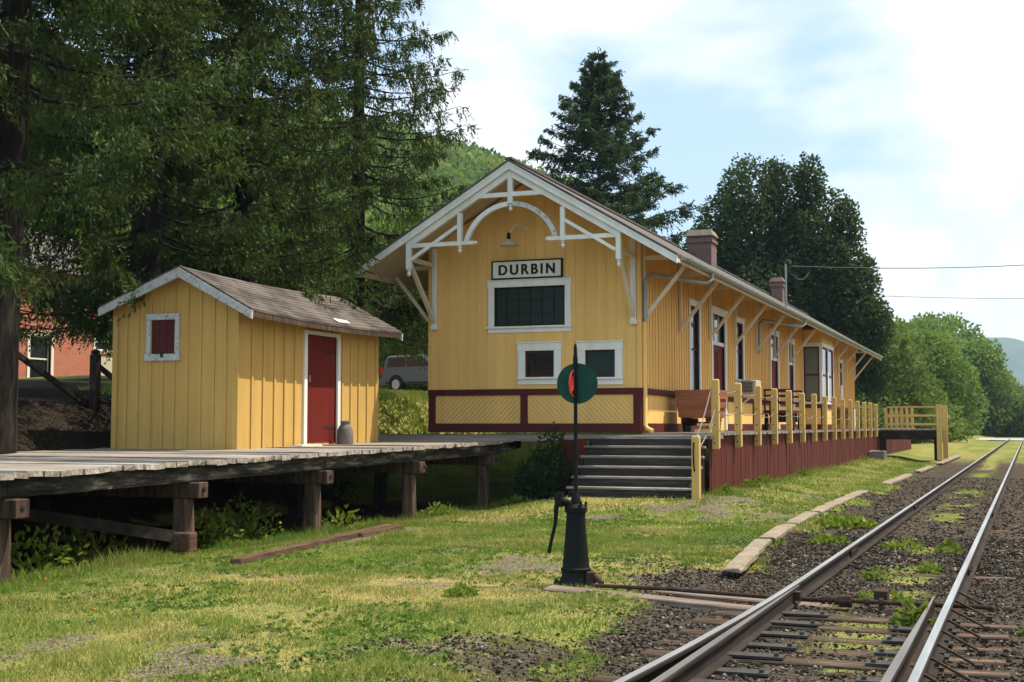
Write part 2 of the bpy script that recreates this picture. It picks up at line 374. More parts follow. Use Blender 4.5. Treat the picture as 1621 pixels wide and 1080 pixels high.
M['chrome'] = plain('wheel_alloy', (0.45,0.45,0.45), 0.4, 0.1, 4, 0.7, 0)
M['tail'] = plain('tail_light_red', (0.40,0.02,0.02), 0.3, 0.1, 4, 0, 0)
M['acbox'] = plain('beige_metal_case', (0.42,0.38,0.30), 0.6, 0.08, 4, 0, 0.05)
M['grille'] = plain('dark_grille', (0.06,0.06,0.055), 0.7, 0.2, 6)
M['cartwood'] = oldwood('rusty_brown_boards', (0.16,0.06,0.03), (0.27,0.105,0.052), (0.36,0.155,0.085), (0.7,0.7,7), 1.6)
M['signwhite'] = plain('sign_cream', (0.66,0.62,0.52), 0.6, 0.06, 3, 0, 0.03)
M['signblack'] = plain('sign_black', (0.018,0.018,0.018), 0.6, 0.2, 5, 0, 0.03)
M['asphalt'] = plain('pale_road', (0.30,0.29,0.27), 0.95, 0.12, 1.5, 0, 0.2)
M['stoneg'] = None
def stonemat():
    m, t, p, o = newmat('ballast_stone'); a = t.nodes.new('ShaderNodeAttribute'); a.attribute_name = 'tint'
    t.links.new(ramp(t, a.outputs['Fac'], [(0,(0.008,0.007,0.005)),(0.5,(0.029,0.024,0.018)),(0.85,(0.074,0.061,0.047)),(1,(0.24,0.21,0.17))]), p.inputs['Base Color'])
    p.inputs['Roughness'].default_value = 1.0; p.inputs['Specular IOR Level'].default_value = 0.03; return m
M['stoneg'] = stonemat()
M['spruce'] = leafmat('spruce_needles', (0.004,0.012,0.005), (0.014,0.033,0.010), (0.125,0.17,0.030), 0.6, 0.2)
M['spruce_far'] = leafmat('blue_green_needles', (0.014,0.028,0.016), (0.026,0.048,0.024), (0.052,0.078,0.032), 0.5, 0.2)
M['leaf_dark'] = leafmat('dark_leaves', (0.010,0.023,0.010), (0.020,0.040,0.014), (0.038,0.062,0.020), 0.35, 0.2)
M['leaf_mid'] = leafmat('green_leaves', (0.035,0.075,0.016), (0.105,0.175,0.034), (0.23,0.29,0.06), 0.25, 0.38)
M['leaf_light'] = leafmat('light_green_leaves', (0.045,0.080,0.018), (0.10,0.145,0.028), (0.19,0.22,0.055), 0.25, 0.35)
M['weed'] = leafmat('weed_leaves', (0.07,0.11,0.012), (0.13,0.17,0.018), (0.20,0.22,0.03), 2.0, 0.35)
M['clover'] = leafmat('clover_leaves', (0.035,0.085,0.014), (0.065,0.13,0.018), (0.12,0.18,0.028), 1.0, 0.25)
M['grass'] = leafmat('grass_blades', (0.070,0.155,0.014), (0.145,0.200,0.026), (0.44,0.31,0.12), 0.8, 0.3)

# ------------------------------------------------------------------ terrain
def ground_z(x, y):
    x = np.asarray(x, float); y = np.asarray(y, float)
    z = 0.22*sst(-4.0, -5.6, x)*sst(21, 26, y)*(1-sst(-8.2, -9.6, x)*sst(30, 27, y))
    z = z - 0.090*sst(-3.55, -2.9, x)*sst(5.5, 4.0, x)
    z = z - 0.13*sst(-9.0, -10.3, x)*sst(28, 25, y)
    bank = sst(-13.3, -17.6, x)*(0.95+0.1*fbm(x*0.4, y*0.3))
    z = z + (2.33*bank+0.42*sst(-18, -24, x))*sst(2, 8, y)
    z = z + 0.02*(fbm(x*0.9, y*0.9)-0.5)*sst(-3.2, -4.2, x) + 0.05*(fbm(x*0.35+9, y*0.35)-0.5)*sst(-3.4, -4.5, x)
    hill = 80*np.exp(-(((x+215)/150)**2 + ((y-330)/170)**2)*0.8)
    z = z + hill*sst(-45, -90, x)
    return z
def bald(x, y):
    """0 = bare soil/gravel, 1 = full grass"""
    x = np.asarray(x, float); y = np.asarray(y, float)
    edge = -3.05 + 0.12*np.sin(y*0.9) + 1.0*(fbm(x*1.1, y*0.9)-0.5)
    edge = edge - 0.55*np.exp(-((y-13.6)/1.1)**2)
    c = sst(0.15, -0.55, x-edge)
    pt = fbm(x*0.9+3, y*0.55+8)
    c = c*(0.30+0.70*sst(0.30, 0.42, pt))
    worn = sst(0.56, 0.66, fbm(x*0.75+61, y*1.9+13))*sst(9.5, 12, y)*sst(34, 26, y)
    c = c*(1-0.55*worn)
    d2 = ((x+5.9)/1.0)**2 + ((y-8.6)/1.3)**2     # worn gravelly patch
    c = c*(1-0.6*np.exp(-d2)*sst(0.40, 0.55, fbm(x*2.3, y*2.3)))
    d3 = ((x+4.2)/0.5)**2 + ((y-12.2)/0.45)**2
    c = c*(1-0.8*np.exp(-d3))
    c = c*(1-sst(-13.6, -14.4, x)*sst(30, 26, y)*0.92)
    c = c*(1-sst(-10.45, -10.75, x)*(1-sst(-13.2,-13.6,x))*sst(27.5, 26, y)*0.93)
    d5 = ((x+3.3)/0.8)**2 + ((y-7.6)/1.2)**2
    c = c*(1-0.7*np.exp(-d5)*sst(0.42, 0.56, fbm(x*2.0+5, y*2.0)))
    # weedy strips between the rails and beside them
    mid = np.exp(-((x+1.20)/0.50)**2)*sst(0.44, 0.60, fbm(x*1.6+40, y*0.8))*0.62*sst(6,8,y)
    c = np.maximum(c, mid)
    far = sst(36, 80, y)*(0.55+0.45*sst(60, 110, y))*(0.6+0.7*fbm(x*0.7+5, y*0.25))
    c = np.maximum(c, np.clip(far, 0, 0.95))
    return np.clip(c, 0, 1)*(1-0.9*sst(-50, -62, x)*sst(90, 110, y))
def dryness(x, y):
    x = np.asarray(x, float); y = np.asarray(y, float)
    d = sst(0.40, 0.62, fbm(x*0.55+50, y*0.42+20))
    return np.clip(d*(0.35+0.75*np.exp(-(((x+6.2)/2.6)**2+((y-17)/7.0)**2)))+0.25*sst(0.5, 0.7, fbm(x*1.7, y*1.7)), 0, 1)

def axis_vals(fine, coarse):
    a = list(np.arange(*fine)); lo, hi = coarse
    out = [a[0]]; s = fine[2]
    while out[-1] > lo: s *= 1.16; out.append(out[-1]-s)
    out = out[::-1]; out += a[1:]; s = fine[2]
    while out[-1] < hi: s *= 1.16; out.append(out[-1]+s)
    return np.array(out)
GX = axis_vals((-18.5, 4.0, 0.11), (-2400, 2400)); GY = axis_vals((6.0, 34.0, 0.13), (-600, 4600))
gx, gy = np.meshgrid(GX, GY, indexing='ij')
gz = ground_z(gx, gy)
nx, ny = gx.shape
idx = np.arange(nx*ny).reshape(nx, ny)
Fg = np.stack([idx[:-1,:-1], idx[1:,:-1], idx[1:,1:], idx[:-1,1:]], -1).reshape(-1, 4)
def groundmat():
    m, t, p, o = newmat('lawn_and_soil')
    a = t.nodes.new('ShaderNodeAttribute'); a.attribute_name = 'cover'
    d = t.nodes.new('ShaderNodeAttribute'); d.attribute_name = 'dry'
    nf = noise(t, 35, (1,1,1), 5, 0.7); nm = noise(t, 4.5, (1,1,1), 6, 0.7, off=4); nb = noise(t, 0.5, (1,1,1), 4, 0.6, off=8)
    green = ramp(t, nf, [(0.3,(0.06,0.098,0.015)),(0.7,(0.135,0.17,0.030))])
    dry = ramp(t, nf, [(0.3,(0.20,0.155,0.050)),(0.7,(0.40,0.31,0.12))])
    g = mix(t, d.outputs['Fac'], green, dry)
    g = mix(t, ramp(t, nb, [(0.35,(0,0,0)),(0.7,(0.5,0.5,0.5))]), g, dry)
    vo = t.nodes.new('ShaderNodeTexVoronoi'); vo.inputs['Scale'].default_value = 42
    c0 = t.nodes.new('ShaderNodeTexCoord'); t.links.new(c0.outputs['Object'], vo.inputs['Vector'])
    bw = t.nodes.new('ShaderNodeRGBToBW'); t.links.new(vo.outputs['Color'], bw.inputs[0])
    soil = ramp(t, bw.outputs[0], [(0.1,(0.014,0.011,0.008)),(0.5,(0.044,0.034,0.025)),(0.8,(0.085,0.066,0.048)),(1.0,(0.19,0.155,0.12))])
    soil = mix(t, ramp(t, nm, [(0.35,(0,0,0)),(0.65,(0.8,0.8,0.8))]), soil, (0.080,0.062,0.043))
    lw = t.nodes.new('ShaderNodeAttribute'); lw.attribute_name = 'lawn'
    soil = mix(t, lw.outputs['Fac'], soil, ramp(t, bw.outputs[0], [(0.1,(0.07,0.055,0.037)),(0.6,(0.15,0.118,0.078)),(1.0,(0.26,0.22,0.16))]))
    sh_at = t.nodes.new('ShaderNodeAttribute'); sh_at.attribute_name = 'soil_shade'
    soil = mix(t, sh_at.outputs['Fac'], soil, ramp(t, bw.outputs[0], [(0.1,(0.008,0.006,0.005)),(0.7,(0.030,0.023,0.016)),(1.0,(0.075,0.058,0.038))]))  # shade below the deck and the spruces painted into the soil colour
    ad = t.nodes.new('ShaderNodeMath'); ad.operation = 'ADD'; t.links.new(a.outputs['Fac'], ad.inputs[0])
    sb = t.nodes.new('ShaderNodeMath'); sb.operation = 'MULTIPLY_ADD'; sb.inputs[1].default_value = 0.9; sb.inputs[2].default_value = -0.45; t.links.new(nm, sb.inputs[0]); t.links.new(sb.outputs[0], ad.inputs[1])
    cov = ramp(t, ad.outputs[0], [(0.32,(0,0,0)),(0.55,(1,1,1))])
    t.links.new(mix(t, cov, soil, g), p.inputs['Base Color']); p.inputs['Roughness'].default_value = 1.0; p.inputs['Specular IOR Level'].default_value = 0.02
    hb = t.nodes.new('ShaderNodeMath'); hb.operation = 'ADD'; t.links.new(nf, hb.inputs[0]); t.links.new(vo.outputs['Distance'], hb.inputs[1])
    bump(t, p, hb.outputs[0], 0.7, 0.03); return m
M['ground'] = groundmat()
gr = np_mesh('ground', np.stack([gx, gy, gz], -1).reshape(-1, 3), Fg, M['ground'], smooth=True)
for nm, val in (('cover', bald(gx, gy)), ('dry', dryness(gx, gy)), ('lawn', sst(-3.2, -4.0, gx)*sst(-13.4, -12.6, gx)), ('soil_shade', sst(-10.5, -10.9, gx)*sst(27.5, 25, gy)*sst(-24, -21, gx))):
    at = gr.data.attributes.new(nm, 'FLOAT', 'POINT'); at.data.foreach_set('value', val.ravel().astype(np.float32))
tag(gr, kind='structure')

# road crossing beyond the lawn
road = MB(); rx = np.linspace(-60, 260, 41)
for a, b in zip(rx[:-1], rx[1:]):
    def ry(x): return 154 + (x+10)*0.05
    road.add([(a, ry(a), float(ground_z(a, 168))+0.03), (b, ry(b), float(ground_z(b, 168))+0.03), (b, ry(b)+24, float(ground_z(b, 168))+0.03), (a, ry(a)+24, float(ground_z(a, 168))+0.03)], [(0,1,2,3)])
tag(road.build('road', M['asphalt']), kind='structure')

# ------------------------------------------------------------------ board and batten walls
def siding(wall, bat, plane, pos, out, u0, u1, z0, ztop, holes=(), pitch=0.24, bw=0.045, bt=0.02, thick=0.08, breaks=(), phase=0.0):
    """boards on a vertical plane. plane 'y': u runs along X at Y=pos; plane 'x': u runs along Y at X=pos; out = sign of the outer normal"""
    us = [u0, u1] + list(breaks)
    for h in holes: us += [h[0], h[1]]
    us = sorted(set(round(u, 4) for u in us if u0-1e-6 <= u <= u1+1e-6))
    def slab(mb, a, b, za, zb0, zb1, d0, d1):
        if plane == 'y': P = lambda u, d, z: (u, pos+out*d, z)
        else: P = lambda u, d, z: (pos+out*d, u, z)
        mb.hexa([P(a,d0,za), P(b,d0,za), P(b,d1,za), P(a,d1,za), P(a,d0,zb0), P(b,d0,zb1), P(b,d1,zb1), P(a,d1,zb0)])
    def spans(a, b):
        s = [(z0, None)]
        mid = (a+b)/2
        hs = sorted((h[2], h[3]) for h in holes if h[0] < mid < h[1])
        res = []; cur = z0
        for lo, hi in hs:
            if lo > cur: res.append((cur, lo))
            cur = hi
        res.append((cur, None)); return res
    for a, b in zip(us[:-1], us[1:]):
        for lo, hi in spans(a, b):
            t0, t1 = (hi, hi) if hi is not None else (ztop(a), ztop(b))
            if min(t0, t1) > lo: slab(wall, a, b, lo, t0, t1, -thick, 0)
    jit = random.Random(int(abs(u0*37+u1*11+pos*5)))
    k = u0 + phase + pitch
    while k < u1 - bw:
        a, b = k-bw/2, k+bw/2
        clear = True
        for lo, hi in spans(a, b):
            if any(h[0]-0.09 < b and h[1]+0.09 > a and not (h[0] < (a+b)/2 < h[1]) for h in holes):   # batten would run under a frame
                pass
            t0, t1 = (hi, hi) if hi is not None else (ztop(a), ztop(b))
            if min(t0, t1) > lo: slab(bat, a, b, lo, t0-0.004, t1-0.004, 0.001, bt)
        k += pitch*jit.uniform(0.92, 1.08)
def framed(parent, name, plane, pos, out, u0, u1, z0, z1, fw=0.11, glassm=None, framem=None, sill=0.05, head=0.02, muntins=(), depth=0.07, label=None, sash=None, jamb=True):
    """window in a hole u0..u1, z0..z1 : frame (casing), sash bars, pane and sill"""
    framem = framem or M['white']
    if plane == 'y': B = lambda mb,a,b,d0,d1,c,e: mb.box(a,b,pos+out*d0,pos+out*d1,c,e)
    else: B = lambda mb,a,b,d0,d1,c,e: mb.box(pos+out*d0,pos+out*d1,a,b,c,e)
    p = MB(); B(p, u0, u1, -depth-0.01, -depth+0.012, z0, z1)
    w = p.build(name, glassm or M['glass'], parent)
    f = MB()
    B(f, u0-fw, u0, -depth, 0.035, z0, z1); B(f, u1, u1+fw, -depth, 0.035, z0, z1)
    B(f, u0-fw-head, u1+fw+head, -depth, 0.042, z1, z1+fw); B(f, u0-fw-head-0.015, u1+fw+head+0.015, 0.0, 0.062, z1+fw, z1+fw+0.03)
    f.build('frame', framem, w, bevel=0.004)
    s = MB(); B(s, u0-fw-sill, u1+fw+sill, -depth, 0.075, z0-0.045, z0); B(s, u0-fw-0.01, u1+fw+0.01, 0.0, 0.03, z0-0.045-fw*0.7, z0-0.045)
    s.build('sill', framem, w, bevel=0.004)
    if muntins or sash:
        k = MB(); ss = 0.035
        B(k, u0, u0+ss, -depth+0.012, -depth+0.035, z0, z1); B(k, u1-ss, u1, -depth+0.012, -depth+0.035, z0, z1)
        B(k, u0+ss, u1-ss, -depth+0.012, -depth+0.035, z0, z0+ss); B(k, u0+ss, u1-ss, -depth+0.012, -depth+0.035, z1-ss, z1)
        for kind, v, th in muntins:
            if kind == 'v': B(k, v-th/2, v+th/2, -depth+0.012, -depth+0.028, z0+ss, z1-ss)
            else: B(k, u0+ss, u1-ss, -depth+0.012, -depth+0.030, v-th/2, v+th/2)
        k.build('sash', sash or M['maroon'], w)
    return w

# ------------------------------------------------------------------ the station building
XC = -10.12; HW = 2.5; XR = XC+HW; XL = XC-HW; YG = 27.5; YE = 67.6; YK = 26.1; YK2 = 69.0
ZP = 1.45; EAVE_X = 3.64; RIDGE = 7.34; SLOPE = (7.34-5.16)/3.64
def roof_z(x): return RIDGE - abs(x-XC)*SLOPE       # top of the roof
def soff_z(x): return roof_z(x) - 0.14
st = thing('station_building', (XC, YG, ZP), 'long yellow board and batten railway station with white gable trusswork and a maroon base band', 'station')
wl = MB(); bt_ = MB()
gtop = lambda x: soff_z(x) - 0.02
# openings in the front gable
W1 = (-11.02, -9.33, 3.83, 4.72); W2 = (-10.27, -9.59, 2.68, 3.27); W3 = (-8.86, -8.18, 2.66, 3.26)
siding(wl, bt_, 'y', YG, -1, XL, XR, 2.42, gtop, [W1, W2, W3], pitch=0.235, bw=0.03, bt=0.012, breaks=(XC,))
siding(wl, bt_, 'y', YE, 1, XL, XR, ZP, gtop, [], breaks=(XC,))
stop_ = lambda y: soff_z(XR) - 0.01
SW = [(32.15, 33.15, 2.45, 4.62), (37.9, 38.9, 2.95, 4.62), (57.4, 58.3, 2.45, 4.5), (61.6, 62.5, 2.45, 4.5)]
SD = [(34.7, 36.3, ZP+0.02, 4.62), (43.6, 45.0, ZP+0.02, 4.62), (47.2, 48.3, ZP+0.02, 4.55)]
BAY = (50.6, 53.9)
siding(wl, bt_, 'x', XR, 1, YG+0.083, BAY[0], 2.42, stop_, SW[:2] + SD, pitch=0.25, bw=0.05, bt=0.024)
siding(wl, bt_, 'x', XR, 1, BAY[1], YE-0.083, 2.42, stop_, SW[2:], pitch=0.25, bw=0.05, bt=0.024)
siding(wl, bt_, 'x', XL, -1, YG+0.083, YE-0.083, ZP, stop_, [], pitch=0.25, bw=0.05, bt=0.024)
wall_o = wl.build('wall', M['yellow'], st); bt_.build('batten', M['batten'], wall_o)
# base band: maroon frame with diagonal boards
wp = MB(); mid = -10.30
wp.box(XL+0.01, XR-0.01, YG+0.02, YG+0.10, ZP+0.02, 2.30)
for k, (a, b, sgn) in enumerate(((XL+0.14, mid-0.085, 1), (mid+0.085, XR-0.14, -1))):
    z0, z1 = ZP+0.2, 2.27; hgt = z1-z0; n = int((b-a+hgt)/0.115)
    for i in range(n):
        u = a - hgt + i*0.115 + 0.05
        pts = [(u, z0), (u+0.100, z0), (u+0.100+hgt, z1), (u+hgt, z1)]
        # clip a slanted board to the panel
        poly = pts
        def clip(poly, f):
            outp = []
            for p, q in zip(poly, poly[1:]+poly[:1]):
                fp, fq = f(p), f(q)
                if fp >= 0: outp.append(p)
                if fp*fq < 0: t = fp/(fp-fq); outp.append((p[0]+(q[0]-p[0])*t, p[1]+(q[1]-p[1])*t))
            return outp
        poly = clip(poly, lambda p: p[0]-a); poly = clip(poly, lambda p: b-p[0]) if len(poly) > 2 else []
        if len(poly) > 2:
            if sgn < 0: poly = [(a+b-p[0], p[1]) for p in poly][::-1]
            wp.prism(poly, YG-0.004, YG+0.02)
wp.box(XR-0.10, XR-0.02, YG+0.1, BAY[0], ZP+0.02, 2.30)
for a, b in ((YG+0.13, 34.4), (36.6, 43.35), (45.25, 46.95), (48.55, BAY[0]-0.05)):
    wp.box(XR-0.02, XR-0.003, a, b, ZP+0.2, 2.28)
wp.build('base_panel', M['yellow'], st)
bb = MB()
bb.box(XL-0.03, XR+0.03, YG-0.045, YG+0.02, 2.285, 2.42)
bb.box(XL-0.02, XR+0.02, YG-0.036, YG+0.02, ZP, ZP+0.20)
for a in (XL-0.02, mid-0.085, XR-0.15): bb.box(a, a+0.17, YG-0.033, YG+0.018, ZP+0.2, 2.285)
segs = ((YG+0.02, 34.55), (36.45, 43.45), (45.15, 47.05), (48.45, BAY[0]-0.05), (BAY[1]+0.05, YE))
bb.build('base_band', M['maroon'], st, bevel=0.004)
for a, b in segs:
    bb = MB()
    bb.box(XR-0.02, XR+0.045, a, b, 2.285, 2.42); bb.box(XR-0.02, XR+0.03, a, b, ZP, ZP+0.2)
    for yy in (a+0.01, b-0.15): bb.box(XR-0.018, XR+0.026, yy, yy+0.14, ZP+0.2, 2.285)
    bb.build('base_band', M['maroon'], st, bevel=0.004)
for y in (31.2, 40.4):
    bb = MB(); bb.box(XR-0.018, XR+0.028, y, y+0.14, ZP+0.2, 2.285); bb.build('base_post', M['maroon'], st, bevel=0.004)
# corner boards
for x in (XL, XR):
    c = MB(); c.box(x-0.06 if x > XC else x-0.03, x+0.03 if x > XC else x+0.06, YG-0.032, YG+0.10, 2.42, soff_z(x)-0.06); c.build('corner_board', M['yellow'], st)
# roof, soffit, rafters
rf = MB()
for s in (-1, 1):
    xe = XC + s*(EAVE_X+0.06)
    rf.hexa([(XC, YK-0.05, RIDGE-0.055), (xe, YK-0.05, roof_z(xe)-0.055), (xe, YK2, roof_z(xe)-0.055), (XC, YK2, RIDGE-0.055),
             (XC, YK-0.05, RIDGE), (xe, YK-0.05, roof_z(xe)), (xe, YK2, roof_z(xe)), (XC, YK2, RIDGE)])
roof_o = rf.build('roof', M['roof'], st)
rc = MB(); rc.beam((XC, YK-0.06, RIDGE+0.012), (XC, YK2, RIDGE+0.012), 0.16, 0.05); rc.build('ridge_cap', M['roof'], roof_o)
sf = MB()
for s in (-1, 1):
    xe = XC + s*EAVE_X
    y = YK+0.06; i = 0
    while y < YK2-0.05:                                   # soffit boards run up the slope
        y1 = min(y+0.16, YK2-0.03); g = 0.004
        sf.hexa([(XC, y+g, RIDGE-0.10), (xe, y+g, roof_z(xe)-0.10), (xe, y1-g, roof_z(xe)-0.10), (XC, y1-g, RIDGE-0.10),
                 (XC, y+g, RIDGE-0.06), (xe, y+g, roof_z(xe)-0.06), (xe, y1-g, roof_z(xe)-0.06), (XC, y1-g, RIDGE-0.06)])
        y = y1
sf.build('soffit', M['cream'], st)
for s in (-1, 1):                                         # eave fascia
    xe = XC + s*(EAVE_X+0.02); f = MB(); f.box(xe-0.02, xe+0.02, YK+0.04, YK2-0.03, roof_z(xe)-0.19, roof_z(xe)-0.058); f.build('fascia', M['cream'], st)
# bargeboards (two stepped boards) at the front
for s in (-1, 1):
    xe = XC + s*(EAVE_X+0.05); g = MB()
    def rake(y0, y1, t, b, xin=XC, xout=None):
        xo = xe if xout is None else xout
        g.hexa([(xin, y0, RIDGE-abs(xin-XC)*SLOPE-b), (xo, y0, roof_z(xo)-b), (xo, y1, roof_z(xo)-b), (xin, y1, RIDGE-abs(xin-XC)*SLOPE-b),
                (xin, y0, RIDGE-abs(xin-XC)*SLOPE-t), (xo, y0, roof_z(xo)-t), (xo, y1, roof_z(xo)-t), (xin, y1, RIDGE-abs(xin-XC)*SLOPE-t)])
    rake(YK-0.03, YK+0.02, 0.057, 0.215); rake(YK-0.045, YK-0.03, 0.06, 0.10)
    g.build('bargeboard', M['white'], st)
    g = MB(); rake(YK+0.035, YK+0.145, 0.217, 0.365, XC, XC+s*2.42); g.build('truss_rafter', M['white'], st)
    g = MB()
    xe2 = XC + s*(EAVE_X+0.05)
    g.hexa([(XC, YK2, RIDGE-0.25), (xe2, YK2, roof_z(xe2)-0.25), (xe2, YK2+0.05, roof_z(xe2)-0.25), (XC, YK2+0.05, RIDGE-0.25), (XC, YK2, RIDGE-0.06), (xe2, YK2, roof_z(xe2)-0.06), (xe2, YK2+0.05, roof_z(xe2)-0.06), (XC, YK2+0.05, RIDGE-0.06)])
    g.build('bargeboard', M['cream'], st)
# decorative truss in the gable
YT = YK+0.09
def finial(mb, x, y, z):
    mb.lathe((x, y, z), [(0.02, 0), (0.048, -0.01), (0.05, -0.035), (0.025, -0.06), (0.045, -0.085), (0.05, -0.11), (0.03, -0.145), (0.008, -0.155)], 10)
kp = MB(); kp.box(XC-0.055, XC+0.055, YT-0.06, YT+0.06, 6.38, RIDGE-0.33); finial(kp, XC, YT, 6.38); kp.build('king_post', M['white'], st, bevel=0.006)
cb_ = MB(); cb_.box(XC-0.86, XC-0.055, YT-0.045, YT+0.045, 6.54, 6.635); cb_.box(XC+0.055, XC+0.86, YT-0.045, YT+0.045, 6.54, 6.635); cb_.build('collar_beam', M['white'], st)
# arch: ring segment
cxa, rise, hc = XC, 0.80, 1.08
Ra = (hc*hc+rise*rise)/(2*rise); cza = 6.43-Ra; a0 = math.asin(hc/Ra)
for s in (-1, 1):
    ar = MB(); N = 14; aa0 = 0.055/Ra
    outer = []; inner = []
    for i in range(N+1):
        a = aa0+(a0-aa0)*i/N; outer.append((cxa+s*Ra*math.sin(a), cza+Ra*math.cos(a))); inner.append((cxa+s*(Ra-0.10)*math.sin(a), cza+(Ra-0.10)*math.cos(a)))
    for i in range(N): ar.prism([outer[i], outer[i+1], inner[i+1], inner[i]] if s > 0 else [outer[i+1], outer[i], inner[i], inner[i+1]], YT-0.045, YT+0.045)
    ao = ar.build('arch_brace', M['white'] if s < 0 else M['flaky'], st)
    if s > 0: ao['label'] = 'right arch brace with paint peeling to bare wood'
    xp = XC + s*1.19
    pp = MB(); pp.box(xp-0.05, xp+0.05, YT-0.055, YT+0.055, 5.52, soff_z(xp)-0.24); finial(pp, xp, YT, 5.52); pp.build('hanging_post', M['white'], st, bevel=0.005)
    xo = XC + s*2.42
    bm_ = MB(); bm_.box(min(xp+s*0.05, xo-s*0.05), max(xp+s*0.05, xo-s*0.05), YT-0.04, YT+0.04, 5.535, 5.625)
    bm_.box(min(xp-s*0.05, xp-s*0.34), max(xp-s*0.05, xp-s*0.34), YT-0.04, YT+0.04, 5.54, 5.62)
    bm_.lathe((xp-s*0.34, YT, 5.58), [(0.03, 0), (0.045, -s*0.02), (0.03, -s*0.05), (0.008, -s*0.07)] if s > 0 else [(0.03, 0), (0.045, 0.02), (0.03, 0.05), (0.008, 0.07)], 8, 'x'); bm_.build('tie_beam', M['white'], st)
    dp = MB(); dp.box(xo-0.055, xo+0.055, YT-0.06, YT+0.06, 5.06, soff_z(xo)-0.02); finial(dp, xo, YT, 5.06); dp.build('drop_post', M['white'], st, bevel=0.006)
    dg = MB(); dg.beam((xo-s*0.06, YT-0.01, 5.27), (xp+s*0.05, YT-0.01, 5.96), 0.07, 0.085, (0,1,0)); dg.build('diagonal_brace', M['white'], st)
    # purlin from the drop post back to the wall and its struts
    xw = XL if s < 0 else XR
    pu = MB(); pu.box(xo-0.045, xo+0.045, YT+0.06, YG-0.07, 5.24, 5.34); pu.build('outrigger', M['bracket'], st)
    vp = MB(); vp.box(xw-s*0.13-0.06, xw-s*0.13+0.06, YG-0.075, YG-0.012, 3.86, soff_z(xw)-0.03); vp.box(xw-s*0.13-0.075, xw-s*0.13+0.075, YG-0.09, YG-0.014, 3.80, 3.90); vp.build('wall_post', M['white'], st, bevel=0.005)
    br = MB(); br.beam((xw-s*0.13, YG-0.07, 3.98), (xo, YT+0.05, 5.20), 0.075, 0.085, (1,0,0)); br.build('strut', M['bracket'], st)
# eave brackets along both sides
def bracket(y, s):
    xw = XC+s*HW; xo = XC+s*(EAVE_X-0.16)
    b = MB()
    b.box(xw+s*0.025, xw+s*0.085, y-0.05, y+0.05, 3.86, soff_z(xw)-0.04)
    b.box(xw+s*0.085, xw+s*0.72, y-0.04, y+0.04, 5.22, 5.31)
    b.beam((xw+s*0.05, y, 3.94), (xo, y, soff_z(xo)-0.03), 0.07, 0.085, (0,1,0))
    return b.build('eave_bracket', M['bracket'], st)
ys_b = [27.72+3.3*k for k in range(13)]
for y in ys_b:
    if not (BAY[0]-0.2 < y < BAY[1]+0.2): bracket(y, 1)
    bracket(y, -1)
# brackets out from the far gable
for x in (XR-0.1, XL+0.1):
    b = MB(); b.beam((x, YE+0.05, 3.95), (x, YE+1.2, 5.2), 0.08, 0.09, (1,0,0)); b.build('strut', M['bracket'], st)
# windows of the gable
mun = [('v', W1[0]+(W1[1]-W1[0])*k/6, 0.018) for k in range(1, 6)] + [('h', W1[2]+(W1[3]-W1[2])*k/3, 0.014) for k in (1, 2)]
framed(st, 'gable_window', 'y', YG, -1, *W1, fw=0.14, glassm=M['greenboard'], muntins=mun, sash=M['muntin'])
framed(st, 'small_window', 'y', YG, -1, *W2, fw=0.17, muntins=[('h', 2.72, 0.02)], sash=M['maroon'], sill=0.02)
framed(st, 'small_window', 'y', YG, -1, *W3, fw=0.17, glassm=M['greenboard'], muntins=[('h', 2.7, 0.02)], sash=M['maroon'], sill=0.02)
for (a, b, c, d) in SW: framed(st, 'side_window', 'x', XR, 1, a, b, c, d, fw=0.13, muntins=[('h', (c+d)/2, 0.05)], sash=M['maroon'])
# doors with transoms
for i, (a, b, c, d) in enumerate(SD):
    zt = 3.84
    p = MB(); p.box(XR-0.09, XR-0.05, a, b, c, zt-0.05)
    n = 2 if b-a > 1.5 else 1
    for k in range(n):
        ya = a+(b-a)*k/n+0.09; yb = a+(b-a)*(k+1)/n-0.09
        for z0, z1 in ((ZP+0.2, ZP+0.95), (ZP+1.1, zt-0.2)):
            p.box(XR-0.05, XR-0.035, ya, yb, z0, z0+0.03); p.box(XR-0.05, XR-0.035, ya, yb, z1-0.03, z1); p.box(XR-0.05, XR-0.035, ya, ya+0.03, z0+0.03, z1-0.03); p.box(XR-0.05, XR-0.035, yb-0.03, yb, z0+0.03, z1-0.03)
    dr = p.build('door', M['door_red'], st)
    f = MB()
    f.box(XR-0.09, XR+0.04, a-0.14, a, c, d); f.box(XR-0.09, XR+0.04, b, b+0.14, c, d); f.box(XR-0.09, XR+0.05, a-0.17, b+0.17, d, d+0.15); f.box(XR-0.01, XR+0.075, a-0.2, b+0.2, d+0.15, d+0.19)
    f.box(XR-0.09, XR-0.01, a, b, zt-0.05, zt+0.05)
    f.build('door_frame', M['white'], dr, bevel=0.004)
    g = MB(); g.box(XR-0.085, XR-0.06, a, b, zt+0.05, d); tr = g.build('transom', M['glass'], st)
    k = MB()
    for j in range(1, 3): y = a+(b-a)*j/3; k.box(XR-0.06, XR-0.045, y-0.012, y+0.012, zt+0.05, d)
    k.build('transom_bar', M['white'], tr)
    h = MB(); h.lathe((XR-0.05, a+0.12, 2.42), [(0.012, 0), (0.012, 0.03), (0.03, 0.04), (0.03, 0.065), (0.01, 0.075)], 8, 'x'); h.build('door_handle', M['iron'], dr)
